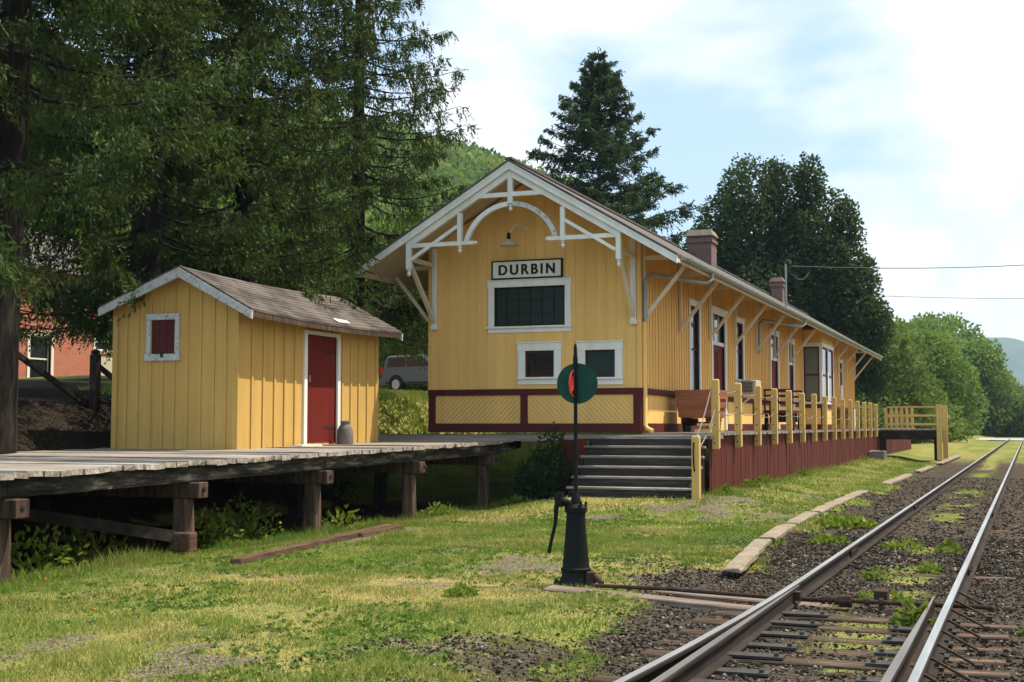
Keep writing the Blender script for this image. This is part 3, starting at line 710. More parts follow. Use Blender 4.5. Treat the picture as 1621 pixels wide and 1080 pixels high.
# bay window
B0, B1 = BAY; XB = XR+0.72
bayp = [(XR-0.05, B0), (XB, B0), (XB, B1), (XR-0.05, B1)]
bw_ = MB()
for (p, q) in zip(bayp[:-1], bayp[1:]):
    v = Vector((q[0]-p[0], q[1]-p[1], 0)); L = v.length; v.normalize(); n = Vector((v.y, -v.x, 0))
    P = lambda u, dd, z: (p[0]+v.x*u+n.x*dd, p[1]+v.y*u+n.y*dd, z)
    def slab(mb, a, b, z0, z1, d0, d1): mb.hexa([P(a,d0,z0),P(b,d0,z0),P(b,d1,z0),P(a,d1,z0),P(a,d0,z1),P(b,d0,z1),P(b,d1,z1),P(a,d1,z1)])
    slab(bw_, 0, L, ZP, 2.42, -0.06, 0)
bay_o = bw_.build('bay', M['yellow'], st)
bw2 = MB(); bw2.box(XR+0.03, XB-0.002, B0+0.002, B1-0.002, 4.752, soff_z(XB)-0.02); bw2.build('bay_head', M['yellow'], bay_o)
for (p, q) in zip(bayp[:-1], bayp[1:]):
    v = Vector((q[0]-p[0], q[1]-p[1], 0)); L = v.length; v.normalize(); n = Vector((v.y, -v.x, 0))
    P = lambda u, dd, z: (p[0]+v.x*u+n.x*dd, p[1]+v.y*u+n.y*dd, z)
    def slab(mb, a, b, z0, z1, d0, d1): mb.hexa([P(a,d0,z0),P(b,d0,z0),P(b,d1,z0),P(a,d1,z0),P(a,d0,z1),P(b,d0,z1),P(b,d1,z1),P(a,d1,z1)])
    nb = max(1, int(round(L/1.5)))
    g = MB(); slab(g, 0.1, L-0.1, 2.5, 4.6, -0.05, -0.03); g.build('bay_window', M['curtain'], bay_o)
    f = MB(); 
    for k in range(nb+1): u = L*k/nb; slab(f, max(0, u-0.09), min(L, u+0.09), 2.5, 4.6, -0.06, 0.02)
    slab(f, 0, L, 4.6, 4.75, -0.05, 0.035); slab(f, 0, L, 2.42, 2.5, -0.05, 0.05); f.build('bay_frame', M['white'], bay_o)
    r = MB()
    for k in range(nb):
        ua, ub = max(0, L*k/nb)+0.09, L*(k+1)/nb-0.09
        slab(r, ua, ua+0.05, 2.5, 4.6, -0.03, 0.0); slab(r, ub-0.05, ub, 2.5, 4.6, -0.03, 0.0); slab(r, ua+0.05, ub-0.05, 3.5, 3.56, -0.03, 0.0); slab(r, ua+0.05, ub-0.05, 2.5, 2.56, -0.03, 0.0); slab(r, ua+0.05, ub-0.05, 4.54, 4.6, -0.03, 0.0)
    r.build('bay_sash', M['maroon'], bay_o)
    m_ = MB(); slab(m_, 0.01, L-0.01, 2.27, 2.415, 0.002, 0.04); slab(m_, 0.01, L-0.01, ZP, ZP+0.2, 0.002, 0.03); m_.build('bay_band', M['maroon'], bay_o)
# gutter and downpipes
gu = MB(); xg = XC+EAVE_X+0.105; zg = roof_z(XC+EAVE_X)-0.07
prof = [(0.075*math.cos(a), 0.075*math.sin(a)) for a in np.linspace(math.pi, 2*math.pi, 9)]
prof2 = [(0.066*math.cos(a), 0.066*math.sin(a)+0.002) for a in np.linspace(2*math.pi, math.pi, 9)]
poly = [(xg+p[0], zg+p[1]) for p in prof+prof2]
for i in range(8):
    q = [poly[i], poly[i+1], poly[16-i], poly[17-i]]; gu.prism(q, YK+0.3, YK2-0.1)
gut = gu.build('gutter', M['zinc'], st)
hk = MB(); y = YK+0.8
while y < YK2-0.3: hk.box(xg-0.09, xg+0.085, y-0.012, y+0.012, zg+0.001, zg+0.014); y += 0.75
hk.build('gutter_hanger', M['zinc'], gut)
def pipe(y0, yw, zw, low):
    p = MB(); p.tube([(xg, y0, zg-0.05), (xg, y0, zg-0.20), (xg-0.10, y0-(y0-yw)*0.1, zg-0.30), (XR+0.20, yw+(y0-yw)*0.08, zw+0.05), (XR+0.09, yw, zw-0.10), (XR+0.09, yw, 3.85)], 0.045, 10)
    d = p.build('downpipe', M['zinc'], st, smooth=True)
    if low:
        q = MB(); q.tube([(XR+0.075, yw, 3.85), (XR+0.075, yw, ZP+0.16), (XR+0.14, yw-0.03, ZP+0.08), (XR+0.26, yw-0.08, ZP+0.03)], 0.05, 10); q.build('lower_pipe', M['yellow'], d, smooth=True)
    sm = MB(); 
    for z in (3.95, 4.35): sm.box(XR+0.026, XR+0.14, yw-0.055, yw+0.055, z, z+0.025)
    sm.build('pipe_clip', M['zinc'], d)
pipe(29.1, 27.62, 4.86, True); pipe(43.0, 41.1, 4.86, False)
lg = MB(); lg.lathe((XC-EAVE_X-0.08, YK+0.02, roof_z(XC-EAVE_X)-0.10), [(0.02,0),(0.06,0.0),(0.06,0.3),(0.02,0.3)], 10, 'y'); lg.build('gutter_end', M['white'], st)
# chimneys on the roof
def chimney(x, y, w, ztop, capm):
    c = MB(); c.box(x-w/2, x+w/2, y-w/2, y+w/2, roof_z(x)-0.4, ztop); c.box(x-w/2-0.04, x+w/2+0.04, y-w/2-0.04, y+w/2+0.04, ztop-0.22, ztop-0.12)
    o = c.build('chimney', M['chimney'], roof_o)
    k = MB(); k.hexa([(x-w/2-0.07,y-w/2-0.07,ztop),(x+w/2+0.07,y-w/2-0.07,ztop),(x+w/2+0.07,y+w/2+0.07,ztop),(x-w/2-0.07,y+w/2+0.07,ztop),(x-w/2+0.04,y-w/2+0.04,ztop+0.2),(x+w/2-0.04,y-w/2+0.04,ztop+0.2),(x+w/2-0.04,y+w/2-0.04,ztop+0.2),(x-w/2+0.04,y+w/2-0.04,ztop+0.2)])
    k2 = k.build('chimney_cap', capm, roof_o)
chimney(XC+0.55, 42.2, 0.80, 7.78, M['concrete']); chimney(XC+0.35, 58.0, 0.50, 7.92, M['chimney'])
# lamp over the sign
lm = MB(); lx, lz = -10.48, 5.62
lm.tube([(lx+0.22, YG-0.01, lz+0.42), (lx+0.22, YG-0.14, lz+0.46), (lx+0.1, YG-0.34, lz+0.44), (lx, YG-0.48, lz+0.26)], 0.016, 8)
lm.lathe((lx+0.22, YG-0.03, lz+0.42), [(0.05,0),(0.05,0.02)], 10, 'y'); la = lm.build('gable_lamp', M['white'], st)
nk = MB(); nk.lathe((lx, YG-0.50, lz), [(0.035,0.10),(0.045,0.12),(0.04,0.24),(0.02,0.27)], 12); nk.build('lamp_neck', M['iron'], la)
sh = MB(); sh.lathe((lx, YG-0.50, lz), [(0.215,-0.03),(0.22,-0.025),(0.16,0.05),(0.06,0.10),(0.04,0.12),(0.03,0.11),(0.05,0.09),(0.15,0.04),(0.205,-0.03)], 18, caps=False); sh.build('lamp_shade', M['cream'], la, smooth=True)
# station sign
sg = thing('station_sign', (-10.22, YG-0.03, 4.9), 'cream board sign reading DURBIN in black letters above the wide gable window', 'sign')
s_ = MB(); sx0, sx1, sz0, sz1 = -11.03, -9.40, 4.925, 5.29
s_.box(sx0, sx1, YG-0.075, YG-0.016, sz0, sz1); s_.build('sign_board', M['signwhite'], sg)
s_ = MB(); fb = 0.03
s_.box(sx0-fb, sx1+fb, YG-0.095, YG-0.014, sz1, sz1+fb); s_.box(sx0-fb, sx1+fb, YG-0.095, YG-0.014, sz0-fb, sz0); s_.box(sx0-fb, sx0, YG-0.095, YG-0.014, sz0, sz1); s_.box(sx1, sx1+fb, YG-0.095, YG-0.014, sz0, sz1)
s_.build('sign_frame', M['signblack'], sg)
def lettering(txt, size, bold, spacing, loc, rot, mat, parent, extrude=0.004, name='lettering', fit=None):
    cu = bpy.data.curves.new('lettering', 'FONT'); cu.body = txt; cu.size = size; cu.offset = bold; cu.space_character = spacing
    cu.align_x = 'CENTER'; cu.align_y = 'CENTER'; cu.extrude = extrude
    o = bpy.data.objects.new('lettering', cu); COL.objects.link(o)
    bpy.context.view_layer.update()
    me = bpy.data.meshes.new_from_object(o.evaluated_get(bpy.context.evaluated_depsgraph_get()))
    bpy.data.objects.remove(o); bpy.data.curves.remove(cu)
    xs = [v.co.x for v in me.vertices]; ys = [v.co.y for v in me.vertices]
    cx = (min(xs)+max(xs))/2; cy = (min(ys)+max(ys))/2
    kx = fit[0]/(max(xs)-min(xs)) if fit else 1; ky = fit[1]/(max(ys)-min(ys)) if fit else 1
    mt = Matrix.Translation(Vector(loc)-offset_of(parent)) @ rot
    vs = []; fs = []                       # three passes a few millimetres apart make the strokes bold
    for k, dx in enumerate((-0.007, 0.0, 0.007)):
        b = len(vs); vs += [tuple(mt @ Vector(((v.co.x-cx)*kx+dx, (v.co.y-cy)*ky, v.co.z+0.0015*k))) for v in me.vertices]
        fs += [tuple(b+i for i in p.vertices) for p in me.polygons]
    bpy.data.meshes.remove(me); me = bpy.data.meshes.new(name); me.from_pydata(vs, [], fs); me.materials.append(mat); me.update()
    q = bpy.data.objects.new(name, me); COL.objects.link(q); q.parent = parent; return q
lettering('DURBIN', 0.3, 0.0065, 1.35, (-10.215, YG-0.079, 5.105), Matrix.Rotation(R(90), 4, 'X'), M['signblack'], sg, fit=(1.34, 0.235))

# ------------------------------------------------------------------ platform along the station
PX = -5.85
pf = thing('station_platform', (-6.8, 50, 0.2), 'raised wooden station platform with red board skirt along the tracks', 'platform')
d = MB(); y = 27.45; rr = random.Random(3)
while y < 82:
    w_ = 0.19; d.box(XR+0.046 if y < YE else -12.6, PX+0.10+rr.uniform(-0.02, 0.02), y, y+w_-0.008, ZP-0.055+rr.uniform(-0.004, 0.004), ZP-0.002+rr.uniform(-0.004, 0.003)); y += w_
d.build('deck_boards', M['deck'], pf)
k = MB(); y = 26.35
while y < 80:
    w_ = rr.choice((0.14, 0.15, 0.19)); x = PX+rr.uniform(-0.006, 0.006)
    k.box(x-0.025, x, y, y+w_-0.006, float(ground_z(PX, y))-0.1, ZP-0.06); y += w_
k.build('skirt', M['skirt_red'], pf)
e = MB(); e.box(PX-0.16, PX-0.03, 26.4, 80, ZP-0.30, ZP-0.06); e.build('edge_beam', M['darkwood'], pf)
# rope railing posts on the outer face
pr = thing('platform_railing', (PX, 45, 1.0), 'row of thick yellow posts strung with two grey ropes along the platform edge', 'railing')
POSTY = [26.55+2.31*i for i in range(15)]
for y in POSTY:
    a, b = PX+0.012, PX+0.162; h = 2.54+rr.uniform(-0.02, 0.02); q = MB()
    q.box(a, b, y-0.075, y+0.075, 1.12, h-0.02); q.hexa([(a,y-0.075,h-0.02),(b,y-0.075,h-0.02),(b,y+0.075,h-0.02),(a,y+0.075,h-0.02),(a+0.02,y-0.055,h+0.01),(b-0.02,y-0.055,h+0.01),(b-0.02,y+0.055,h+0.01),(a+0.02,y+0.055,h+0.01)])
    lx_, ly_ = rr.uniform(-0.012, 0.012), rr.uniform(-0.02, 0.02)
    q.v = [(vx+lx_*(vz-1.2), vy+ly_*(vz-1.2), vz) for vx, vy, vz in q.v]
    po = q.build('post', M['post_yellow'], pr, bevel=0.006)
    bo = MB()
    for z in (1.25, 1.62, 2.0, 2.36): bo.lathe((a+0.06, y-0.075, z), [(0.016,0.0),(0.016,-0.012)], 8, 'y'); bo.lathe((b, y, z-0.12), [(0.016,0.0),(0.016,0.012)], 8, 'x')
    bo.build('bolt', M['iron'], po)
for y0, y1 in zip(POSTY[:-1], POSTY[1:]):
    for z in (2.38, 1.92):
        q = MB(); sg_ = rr.uniform(0.05, 0.12); q.tube([(PX+0.087, y0+(y1-y0)*t, z-sg_*4*t*(1-t)) for t in np.linspace(0, 1, 9)], 0.009, 5); q.build('rope', M['rope'], pr)

# ------------------------------------------------------------------ stairs down from the platform
sx0, sx1 = -8.45, -5.90; YS = 26.38; ZS = 1.385
ss = thing('wooden_steps', (-7.2, 25.6, 0.1), 'broad flight of weathered grey plank steps leading up to the platform', 'steps')
# landing strip in front of the gable
l = MB(); y = 26.36
while y < YG-0.05: l.box(-8.55, -5.80, y, min(y+0.18, YG-0.05), ZS-0.06, ZS+rr.uniform(-0.006, 0.004)+0.02*(y-26.3)); y += 0.188
l.build('landing', M['deck'], ss)
for i in range(6):
    z = ZS - 0.2*(i+1); ya = YS-0.27*(i+1)
    zb = z if i < 5 else 0
    if i < 5:
        t = MB(); t.box(sx0+rr.uniform(-0.04, 0.04), sx1+rr.uniform(-0.05, 0.03), ya-0.03, ya+0.135, z-0.045, z); t.box(sx0+rr.uniform(-0.04, 0.04), sx1+rr.uniform(-0.05, 0.03), ya+0.14, ya+0.29, z-0.045, z+0.002); t.build('tread', M['deck'], ss, bevel=0.006)
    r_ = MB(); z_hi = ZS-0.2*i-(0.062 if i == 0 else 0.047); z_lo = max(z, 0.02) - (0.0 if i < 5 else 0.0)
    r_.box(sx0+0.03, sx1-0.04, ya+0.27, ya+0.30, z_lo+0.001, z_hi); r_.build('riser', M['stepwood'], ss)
for x in (sx0+0.04, sx1-0.10):
    g = MB(); g.hexa([(x,YS-1.45,0.0),(x+0.05,YS-1.45,0.0),(x+0.05,YS,0.0),(x,YS,0.0),(x,YS-1.45,0.26),(x+0.05,YS-1.45,0.26),(x+0.05,YS,ZS-0.1),(x,YS,ZS-0.1)]); g.build('stringer', M['darkwood'], ss)
b = MB(); b.box(-8.75, -8.47, YS-0.06, YS-0.03, 0.0, ZS-0.06); b.box(-9.1, -8.76, YS-0.055, YS-0.025, 0.0, ZS-0.08); b.build('side_skirt', M['skirt_red'], ss)
# rope handrail of the stairs
hr = thing('stair_rope_rail', (-5.80, 25.0, 0.1), 'short yellow stair post with sagging ropes and yellow slats up to the platform', 'rope rail')
q = MB(); q.box(-5.88, -5.73, 24.86, 25.01, 0.05, 1.37); q.hexa([(-5.88,24.86,1.37),(-5.73,24.86,1.37),(-5.73,25.01,1.37),(-5.88,25.01,1.37),(-5.86,24.88,1.41),(-5.75,24.88,1.41),(-5.75,24.99,1.41),(-5.86,24.99,1.41)])
q.build('post', M['post_yellow'], hr, bevel=0.006)
q = MB(); q.tube([(-5.83,24.845,1.28),(-5.835,24.82,1.1),(-5.83,24.83,0.85),(-5.82,24.85,0.72)], 0.014, 6); q.build('hanging_strap', M['darkwood'], hr)
for dx, z0, z1 in ((-0.04, 1.30, 2.38), (0.05, 1.18, 1.98)):
    q = MB(); q.tube([(-5.80+dx, 25.0+1.48*t, z0+(z1-z0)*t-0.35*t*(1-t)) for t in np.linspace(0, 1, 8)], 0.013, 6); q.build('rope', M['rope'], hr)
for k_, (t, dz) in enumerate(((0.55, 0.02), (0.42, -0.03))):
    q = MB(); yy = 25.0+1.48*t; zc = 1.60-0.13*k_; q.box(-5.98, -5.66, yy-0.03, yy+0.03, zc, zc+0.06 if k_ else zc+0.045); q.build('slat', M['post_yellow'], hr)

# ------------------------------------------------------------------ loading stage reaching towards the track at the far end
ls = thing('loading_stage', (-4.6, 62, 0.1), 'dark timber loading stage reaching from the far end of the platform towards the track', 'loading stage')
EX0, EX1, EY0, EY1 = PX+0.12, -3.25, 60.4, 63.8
q = MB(); x = EX0
while x < EX1: q.box(x, min(x+0.18, EX1), EY0, EY1, ZP-0.06, ZP-0.004); x += 0.188
q.build('deck_boards', M['deck'], ls)
q = MB(); q.box(EX0, EX1-0.02, EY0+0.02, EY0+0.12, ZP-0.46, ZP-0.065); q.box(EX0, EX1-0.02, EY1-0.14, EY1-0.02, ZP-0.46, ZP-0.065); q.box(EX1-0.14, EX1-0.02, EY0+0.125, EY1-0.145, ZP-0.44, ZP-0.07); q.build('edge_beam', M['darkwood'], ls)
for x, y in ((EX0+0.1, EY0+0.2), (EX1-0.25, EY1-0.3)):
    q = MB(); q.box(x-0.13, x+0.13, y-0.1, y+0.1, float(ground_z(x, y))-0.1, ZP-0.46); q.build('support_post', M['darkwood'], ls)
lr = thing('loading_stage_railing', (-4.6, 62, 1.4), 'yellow wooden railing with flat top rail round the far loading stage', 'railing')
for x, y, zb in ((EX1+0.02, EY0-0.09, 0.1), (EX1+0.10, EY1-0.1, 0.1)):
    q = MB(); q.box(x-0.1, x+0.12, y-0.09, y+0.09, zb, 2.52); q.build('post', M['post_yellow'], lr, bevel=0.006)
for x in np.linspace(EX0-0.05, EX1-1.35, 6):
    q = MB(); q.box(x-0.06, x+0.06, EY1-0.08, EY1+0.04, ZP-0.1, 2.44); q.build('post', M['post_yellow'], lr)
q = MB(); q.box(EX0, EX1, EY1-0.12, EY1+0.08, 2.44, 2.50); q.build('top_rail', M['post_yellow'], lr)
for z in (1.62, 2.02):
    q = MB(); q.box(EX0, EX1, EY1-0.115, EY1-0.082, z, z+0.10); q.build('rail_board', M['post_yellow'], lr)
# ------------------------------------------------------------------ old freight deck
def zd(y): return 1.085 + 0.0135*(y-11.2) + (0.05*max(0, y-25.5) if y > 25.5 else 0)
fd = thing('freight_deck', (-12.8, 17, 0.0), 'old sloping freight deck of rough weathered planks on dark timber piers', 'deck')
rr = random.Random(11); dk = MB(); y = 3.0
while y < YG-0.07:
    w_ = rr.choice((0.20, 0.235, 0.26)); y1 = min(y+w_-rr.uniform(0.006, 0.014), YG-0.07)
    if y1-y > 0.03:
        xa = -10.14+rr.uniform(-0.03, 0.02); xb = -15.35+rr.uniform(-0.1, 0.1); t = zd(y)+rr.uniform(-0.008, 0.008); u = zd(y1)+rr.uniform(-0.008, 0.008)
        if y > 26.32: xa = -8.56
        e1, e2 = rr.uniform(-0.012, 0.01), rr.uniform(-0.012, 0.01)
        dk.hexa([(xb,y,t-0.065),(xa,y,t-0.065+e1),(xa+rr.uniform(-.02,.02),y1,u-0.065+e2),(xb,y1,u-0.065),(xb,y,t),(xa-0.01,y,t+e1),(xa-0.01+rr.uniform(-.02,.02),y1,u+e2),(xb,y1,u)])
    y += w_
dk.build('deck_boards', M['deck'], fd)
for a, b in ((3.0, 11.38), (11.40, 18.40), (18.42, 22.2), (22.22, 27.2)):
    q = MB(); n = 10
    for i in range(n):
        u, v = a+(b-a)*i/n, a+(b-a)*(i+1)/n
        q.hexa([(-10.46,u,zd(u)-0.275),(-10.26,u,zd(u)-0.275),(-10.26,v,zd(v)-0.275),(-10.46,v,zd(v)-0.275),(-10.46,u,zd(u)-0.078),(-10.26,u,zd(u)-0.078),(-10.26,v,zd(v)-0.078),(-10.46,v,zd(v)-0.078)])
    q.rough(0.006, int(a*7)); q.build('edge_beam', M['edgebeam'], fd)
for x in (-12.8, -15.1):
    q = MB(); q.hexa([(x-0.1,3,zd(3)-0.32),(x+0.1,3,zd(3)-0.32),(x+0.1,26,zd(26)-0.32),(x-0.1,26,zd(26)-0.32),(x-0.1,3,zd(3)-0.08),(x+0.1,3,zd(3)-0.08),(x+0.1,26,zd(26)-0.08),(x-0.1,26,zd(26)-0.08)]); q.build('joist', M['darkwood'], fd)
for i, y in enumerate((8.0, 11.45, 14.87, 18.30, 21.82, 25.40)):
    zc = zd(y)-0.285
    q = MB(); q.box(-15.3, -10.16+rr.uniform(-0.02, 0.06), y-0.115, y+0.115, zc-0.21, zc); cp = q.build('cap_beam', M['pier'], fd, bevel=0.012)
    b_ = MB(); b_.lathe((-10.12, y, zc-0.09), [(0.035, 0), (0.035, 0.03), (0.015, 0.035)], 8, 'x'); b_.build('bolt', M['rust'], cp)
    for x in (-10.42, -12.8, -15.0):
        q = MB(); g = float(ground_z(x, y)); s = 0.105
        if zc-0.21-g > 0.1:
            q.hexa([(x-s-.02,y-s-.02,g-0.15),(x+s+.02,y-s,g-0.15),(x+s,y+s+.02,g-0.15),(x-s,y+s,g-0.15),(x-s,y-s,zc-0.212),(x+s-.02,y-s,zc-0.212),(x+s-.02,y+s,zc-0.212),(x-s,y+s,zc-0.212)])
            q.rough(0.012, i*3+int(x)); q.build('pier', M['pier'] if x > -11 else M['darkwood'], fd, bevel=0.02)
q = MB(); q.beam((-11.6, 11.75, 0.74), (-10.30, 14.72, 0.12), 0.06, 0.15); q.build('brace', M['darkwood'], fd)
q = MB(); q.box(-10.42, -10.10, 14.54, 14.73, -0.04, 0.20); q.rough(0.01, 3); top(q, 'timber_block', M['timber'], 'dark square timber block lying in the grass against the deck pier', 'timber block', bevel=0.02)

# ------------------------------------------------------------------ yellow shed on the deck
SX0, SX1, SY0, SY1 = -14.98, -12.42, 19.2, 24.5
sh_ = thing('yellow_shed', (-13.7, 19.2, 1.2), 'small yellow board and batten shed with shingled gable roof standing on the deck', 'shed')
zr, zl, zk = 3.74, 3.70, 4.30; xm = -13.46
def shed_top(x): return zl+(zk-zl)*(x-SX0)/(xm-SX0) if x < xm else zk+(zr-zk)*(x-xm)/(SX1-xm)
w = MB(); bt2 = MB()
HWIN = (-14.19, -13.68, 2.85, 3.45); HDOOR = (22.0-0.28, 22.0+0.72, 1.25, 3.19)
siding(w, bt2, 'y', SY0, -1, SX0, SX1, 1.14, lambda x: shed_top(x)-0.02, [HWIN], pitch=0.262, bw=0.05, bt=0.022, breaks=(xm,), phase=0.0)
siding(w, bt2, 'y', SY1, 1, SX0, SX1, 1.14, lambda x: shed_top(x)-0.02, [], pitch=0.262, breaks=(xm,))
HD = (21.5, 22.68, 1.27, 3.32)
siding(w, bt2, 'x', SX1, 1, SY0+0.083, SY1-0.083, 1.16, lambda y: zr-0.03, [HD], pitch=0.36, bw=0.055, bt=0.024)
siding(w, bt2, 'x', SX0, -1, SY0+0.083, SY1-0.083, 1.14, lambda y: zl-0.03, [], pitch=0.36)
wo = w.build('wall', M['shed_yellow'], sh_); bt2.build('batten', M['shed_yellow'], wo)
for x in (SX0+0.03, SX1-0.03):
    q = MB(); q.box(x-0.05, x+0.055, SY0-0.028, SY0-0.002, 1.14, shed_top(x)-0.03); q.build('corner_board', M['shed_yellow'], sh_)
sl_r = (zk-zr)/(SX1-xm); sl_l = (zk-zl)/(xm-SX0)
yo0, yo1 = SY0-0.26, SY1+0.22
ncourse = 11
for s, sl, xw, ov in ((1, sl_r, SX1, 0.42), (-1, sl_l, SX0, 0.13)):
    q = MB(); xe = xw+s*ov; L = abs(xe-xm)
    zt = lambda dx, add: zk+0.06-sl*dx+add
    sag = lambda y: -0.055*math.sin(math.pi*min(1, max(0, (y-yo0)/(yo1-yo0))))-0.02*(y-yo0)/(yo1-yo0)
    for i in range(ncourse):
        d0, d1 = L*i/ncourse, L*(i+1)/ncourse+0.012; ny_ = 12
        for j in range(ny_):
            y0, y1 = yo0+(yo1-yo0)*j/ny_, yo0+(yo1-yo0)*(j+1)/ny_
            P = lambda dx, y, a: (xm+s*dx, y, zt(dx, a)+sag(y))
            q.hexa([P(d0,y0,-0.03),P(d1,y0,-0.03),P(d1,y1,-0.03),P(d0,y1,-0.03),P(d0,y0,0.0),P(d1,y0,0.014),P(d1,y1,0.014),P(d0,y1,0.0)])
    q.build('roof', M['shingle'], sh_)
    for y0, y1 in ((yo0-0.02, yo0+0.022), (yo1-0.02, yo1+0.02)):
        g = MB()
        P = lambda dx, y, a: (xm+s*dx, y, zt(dx, a)+sag((y0+y1)/2))
        g.hexa([P(0,y0,-0.20),P(L+0.02,y0,-0.17),P(L+0.02,y1,-0.17),P(0,y1,-0.20),P(0,y0,-0.032),P(L+0.02,y0,-0.032),P(L+0.02,y1,-0.032),P(0,y1,-0.032)])
        g.build('bargeboard', M['flaky'], sh_)
    g = MB(); P = lambda dx, y, a: (xm+s*dx, y, zt(dx, a)+sag(y))
    for j in range(12):
        y0, y1 = yo0+0.03+(yo1-yo0-0.06)*j/12, yo0+0.03+(yo1-yo0-0.06)*(j+1)/12
        g.hexa([P(L-0.03,y0,-0.13),P(L+0.005,y0,-0.13),P(L+0.005,y1,-0.13),P(L-0.03,y1,-0.13),P(L-0.03,y0,-0.034),P(L+0.005,y0,-0.034),P(L+0.005,y1,-0.034),P(L-0.03,y1,-0.034)])
    g.build('fascia', M['pier'], sh_)
q = MB(); dx = abs(SX1+0.42-xm)-0.14
P = lambda d_, y: (xm+d_, y, zk+0.06-sl_r*d_-0.055*math.sin(math.pi*(y-yo0)/(yo1-yo0))-0.02*(y-yo0)/(yo1-yo0)+0.034)
q.add([P(dx-0.07, 22.15), P(dx+0.06, 22.12), P(dx+0.05, 22.62), P(dx-0.05, 22.66), tuple(Vector(P(dx-0.07,22.15))-Vector((0,0,0.012))), tuple(Vector(P(dx+0.06,22.12))-Vector((0,0,0.012))), tuple(Vector(P(dx+0.05,22.62))-Vector((0,0,0.012))), tuple(Vector(P(dx-0.05,22.66))-Vector((0,0,0.012)))],
      [(0,1,2,3),(4,7,6,5),(0,4,5,1),(1,5,6,2),(2,6,7,3),(3,7,4,0)])
q.build('roof_patch', M['signwhite'], sh_)
# shutter window
a, b, c, d = HWIN
q = MB(); 
for i in range(3): q.box(a+(b-a)*i/3+0.003, a+(b-a)*(i+1)/3-0.003, SY0-0.015, SY0+0.02, c, d)
wi = q.build('shutter', M['maroon'], sh_)
q = MB(); q.box(a-0.085, a, SY0-0.05, SY0+0.02, c, d); q.box(b, b+0.085, SY0-0.05, SY0+0.02, c, d); q.box(a-0.09, b+0.09, SY0-0.055, SY0+0.02, d, d+0.11); q.box(a-0.11, b+0.10, SY0-0.06, SY0+0.02, c-0.12, c)
q.build('window_frame', M['flaky'], wi, bevel=0.006)
q = MB(); q.box((a+b)/2-0.02, (a+b)/2+0.03, SY0-0.075, SY0-0.058, c-0.06, c+0.03); q.build('latch', M['rust'], wi)
# door
a, b, c, d = HD
q = MB()
for i in range(5): q.box(SX1-0.05, SX1-0.018, a+(b-a)*i/5+0.002, a+(b-a)*(i+1)/5-0.002, c, d)
do = q.build('door', M['door_red'], sh_)
q = MB(); q.box(SX1-0.05, SX1+0.04, a-0.11, a, 1.17, d); q.box(SX1-0.05, SX1+0.04, b, b+0.11, 1.17, d); q.box(SX1-0.05, SX1+0.038, a-0.1, b+0.1, d, d+0.07); q.build('door_frame', M['white'], do)
q = MB(); q.box(SX1-0.018, SX1-0.008, a+0.16, a+0.20, 2.42, 2.55); q.build('latch', M['zinc'], do)
for z in (1.55, 3.0):
    q = MB(); q.box(SX1-0.0185, SX1-0.010, b-0.42, b-0.01, z, z+0.045); q.build('hinge', M['rust'], do)
# canister by the door
can = MB(); can.lathe((-12.18, 22.62, zd(22.6)+0.005), [(0.02,0),(0.155,0.0),(0.16,0.03),(0.152,0.26),(0.125,0.33),(0.09,0.38),(0.095,0.40),(0.10,0.44),(0.06,0.46),(0.02,0.462)], 16)
co = top(can, 'metal_can', M['stone'], 'dark squat metal can standing on the deck beside the red shed door', 'can', smooth=True)
bd = MB(); bd.box(-12.28, -12.05, 20.75, 21.5, zd(21)+0.006, zd(21)+0.035); top(bd, 'loose_board', M['signwhite'], 'short pale board lying on the deck left of the shed door', 'board')

# ------------------------------------------------------------------ switch stand
sx, sy = -4.2, 12.70; zg0 = float(ground_z(sx, sy))
sw = thing('switch_stand', (sx, sy, zg0), 'black cast iron switch stand with a round green target and red vane', 'switch stand')
q = MB()
q.lathe((sx, sy, zg0-0.04), [(0.165,0.0),(0.165,0.06),(0.152,0.12),(0.144,0.14),(0.130,0.30),(0.110,0.52),(0.098,0.70),(0.096,0.76),(0.112,0.775),(0.114,0.82),(0.09,0.845),(0.05,0.86)], 20)
q.box(sx-0.20, sx+0.19, sy-0.12, sy+0.12, zg0-0.06, zg0+0.035); q.build('base', M['iron'], sw, smooth=True)
for k in range(6):
    a = k*math.pi/3+0.3; q = MB(); q.lathe((sx+0.100*math.cos(a), sy+0.100*math.sin(a), zg0+0.78), [(0.014,0.0),(0.014,0.055),(0.006,0.06)], 6); q.build('bolt', M['iron'], sw)
for dx in (-0.180, 0.170):
    for dy in (-0.09, 0.09): q = MB(); q.lathe((sx+dx, sy+dy, zg0+0.03), [(0.022,0.0),(0.022,0.03),(0.01,0.036)], 6); q.build('bolt', M['rust'], sw)
q = MB(); q.lathe((sx, sy, zg0+0.135), [(0.146,0),(0.154,0.01),(0.154,0.035),(0.140,0.045)], 20, caps=False); q.build('casting_band', M['iron'], sw, smooth=True)
q = MB(); q.lathe((sx, sy, zg0+0.81), [(0.055,0),(0.05,0.06),(0.03,0.10),(0.024,0.13),(0.019,0.9),(0.017,1.38),(0.024,1.40),(0.026,1.48),(0.018,1.51),(0.018,1.59),(0.008,1.63)], 12); q.build('mast', M['iron'], sw, smooth=True)
q = MB(); q.tube([(sx-0.05, sy-0.07, zg0+0.83), (sx-0.12, sy-0.12, zg0+0.86), (sx-0.155, sy-0.15, zg0+0.80), (sx-0.165, sy-0.16, zg0+0.62), (sx-0.205, sy-0.19, zg0+0.42), (sx-0.22, sy-0.20, zg0+0.33)], [0.03,0.034,0.028,0.02,0.018,0.02], 8); q.box(sx-0.175, sx-0.10, sy-0.15, sy-0.06, zg0+0.79, zg0+0.93); q.build('handle', M['iron'], sw)
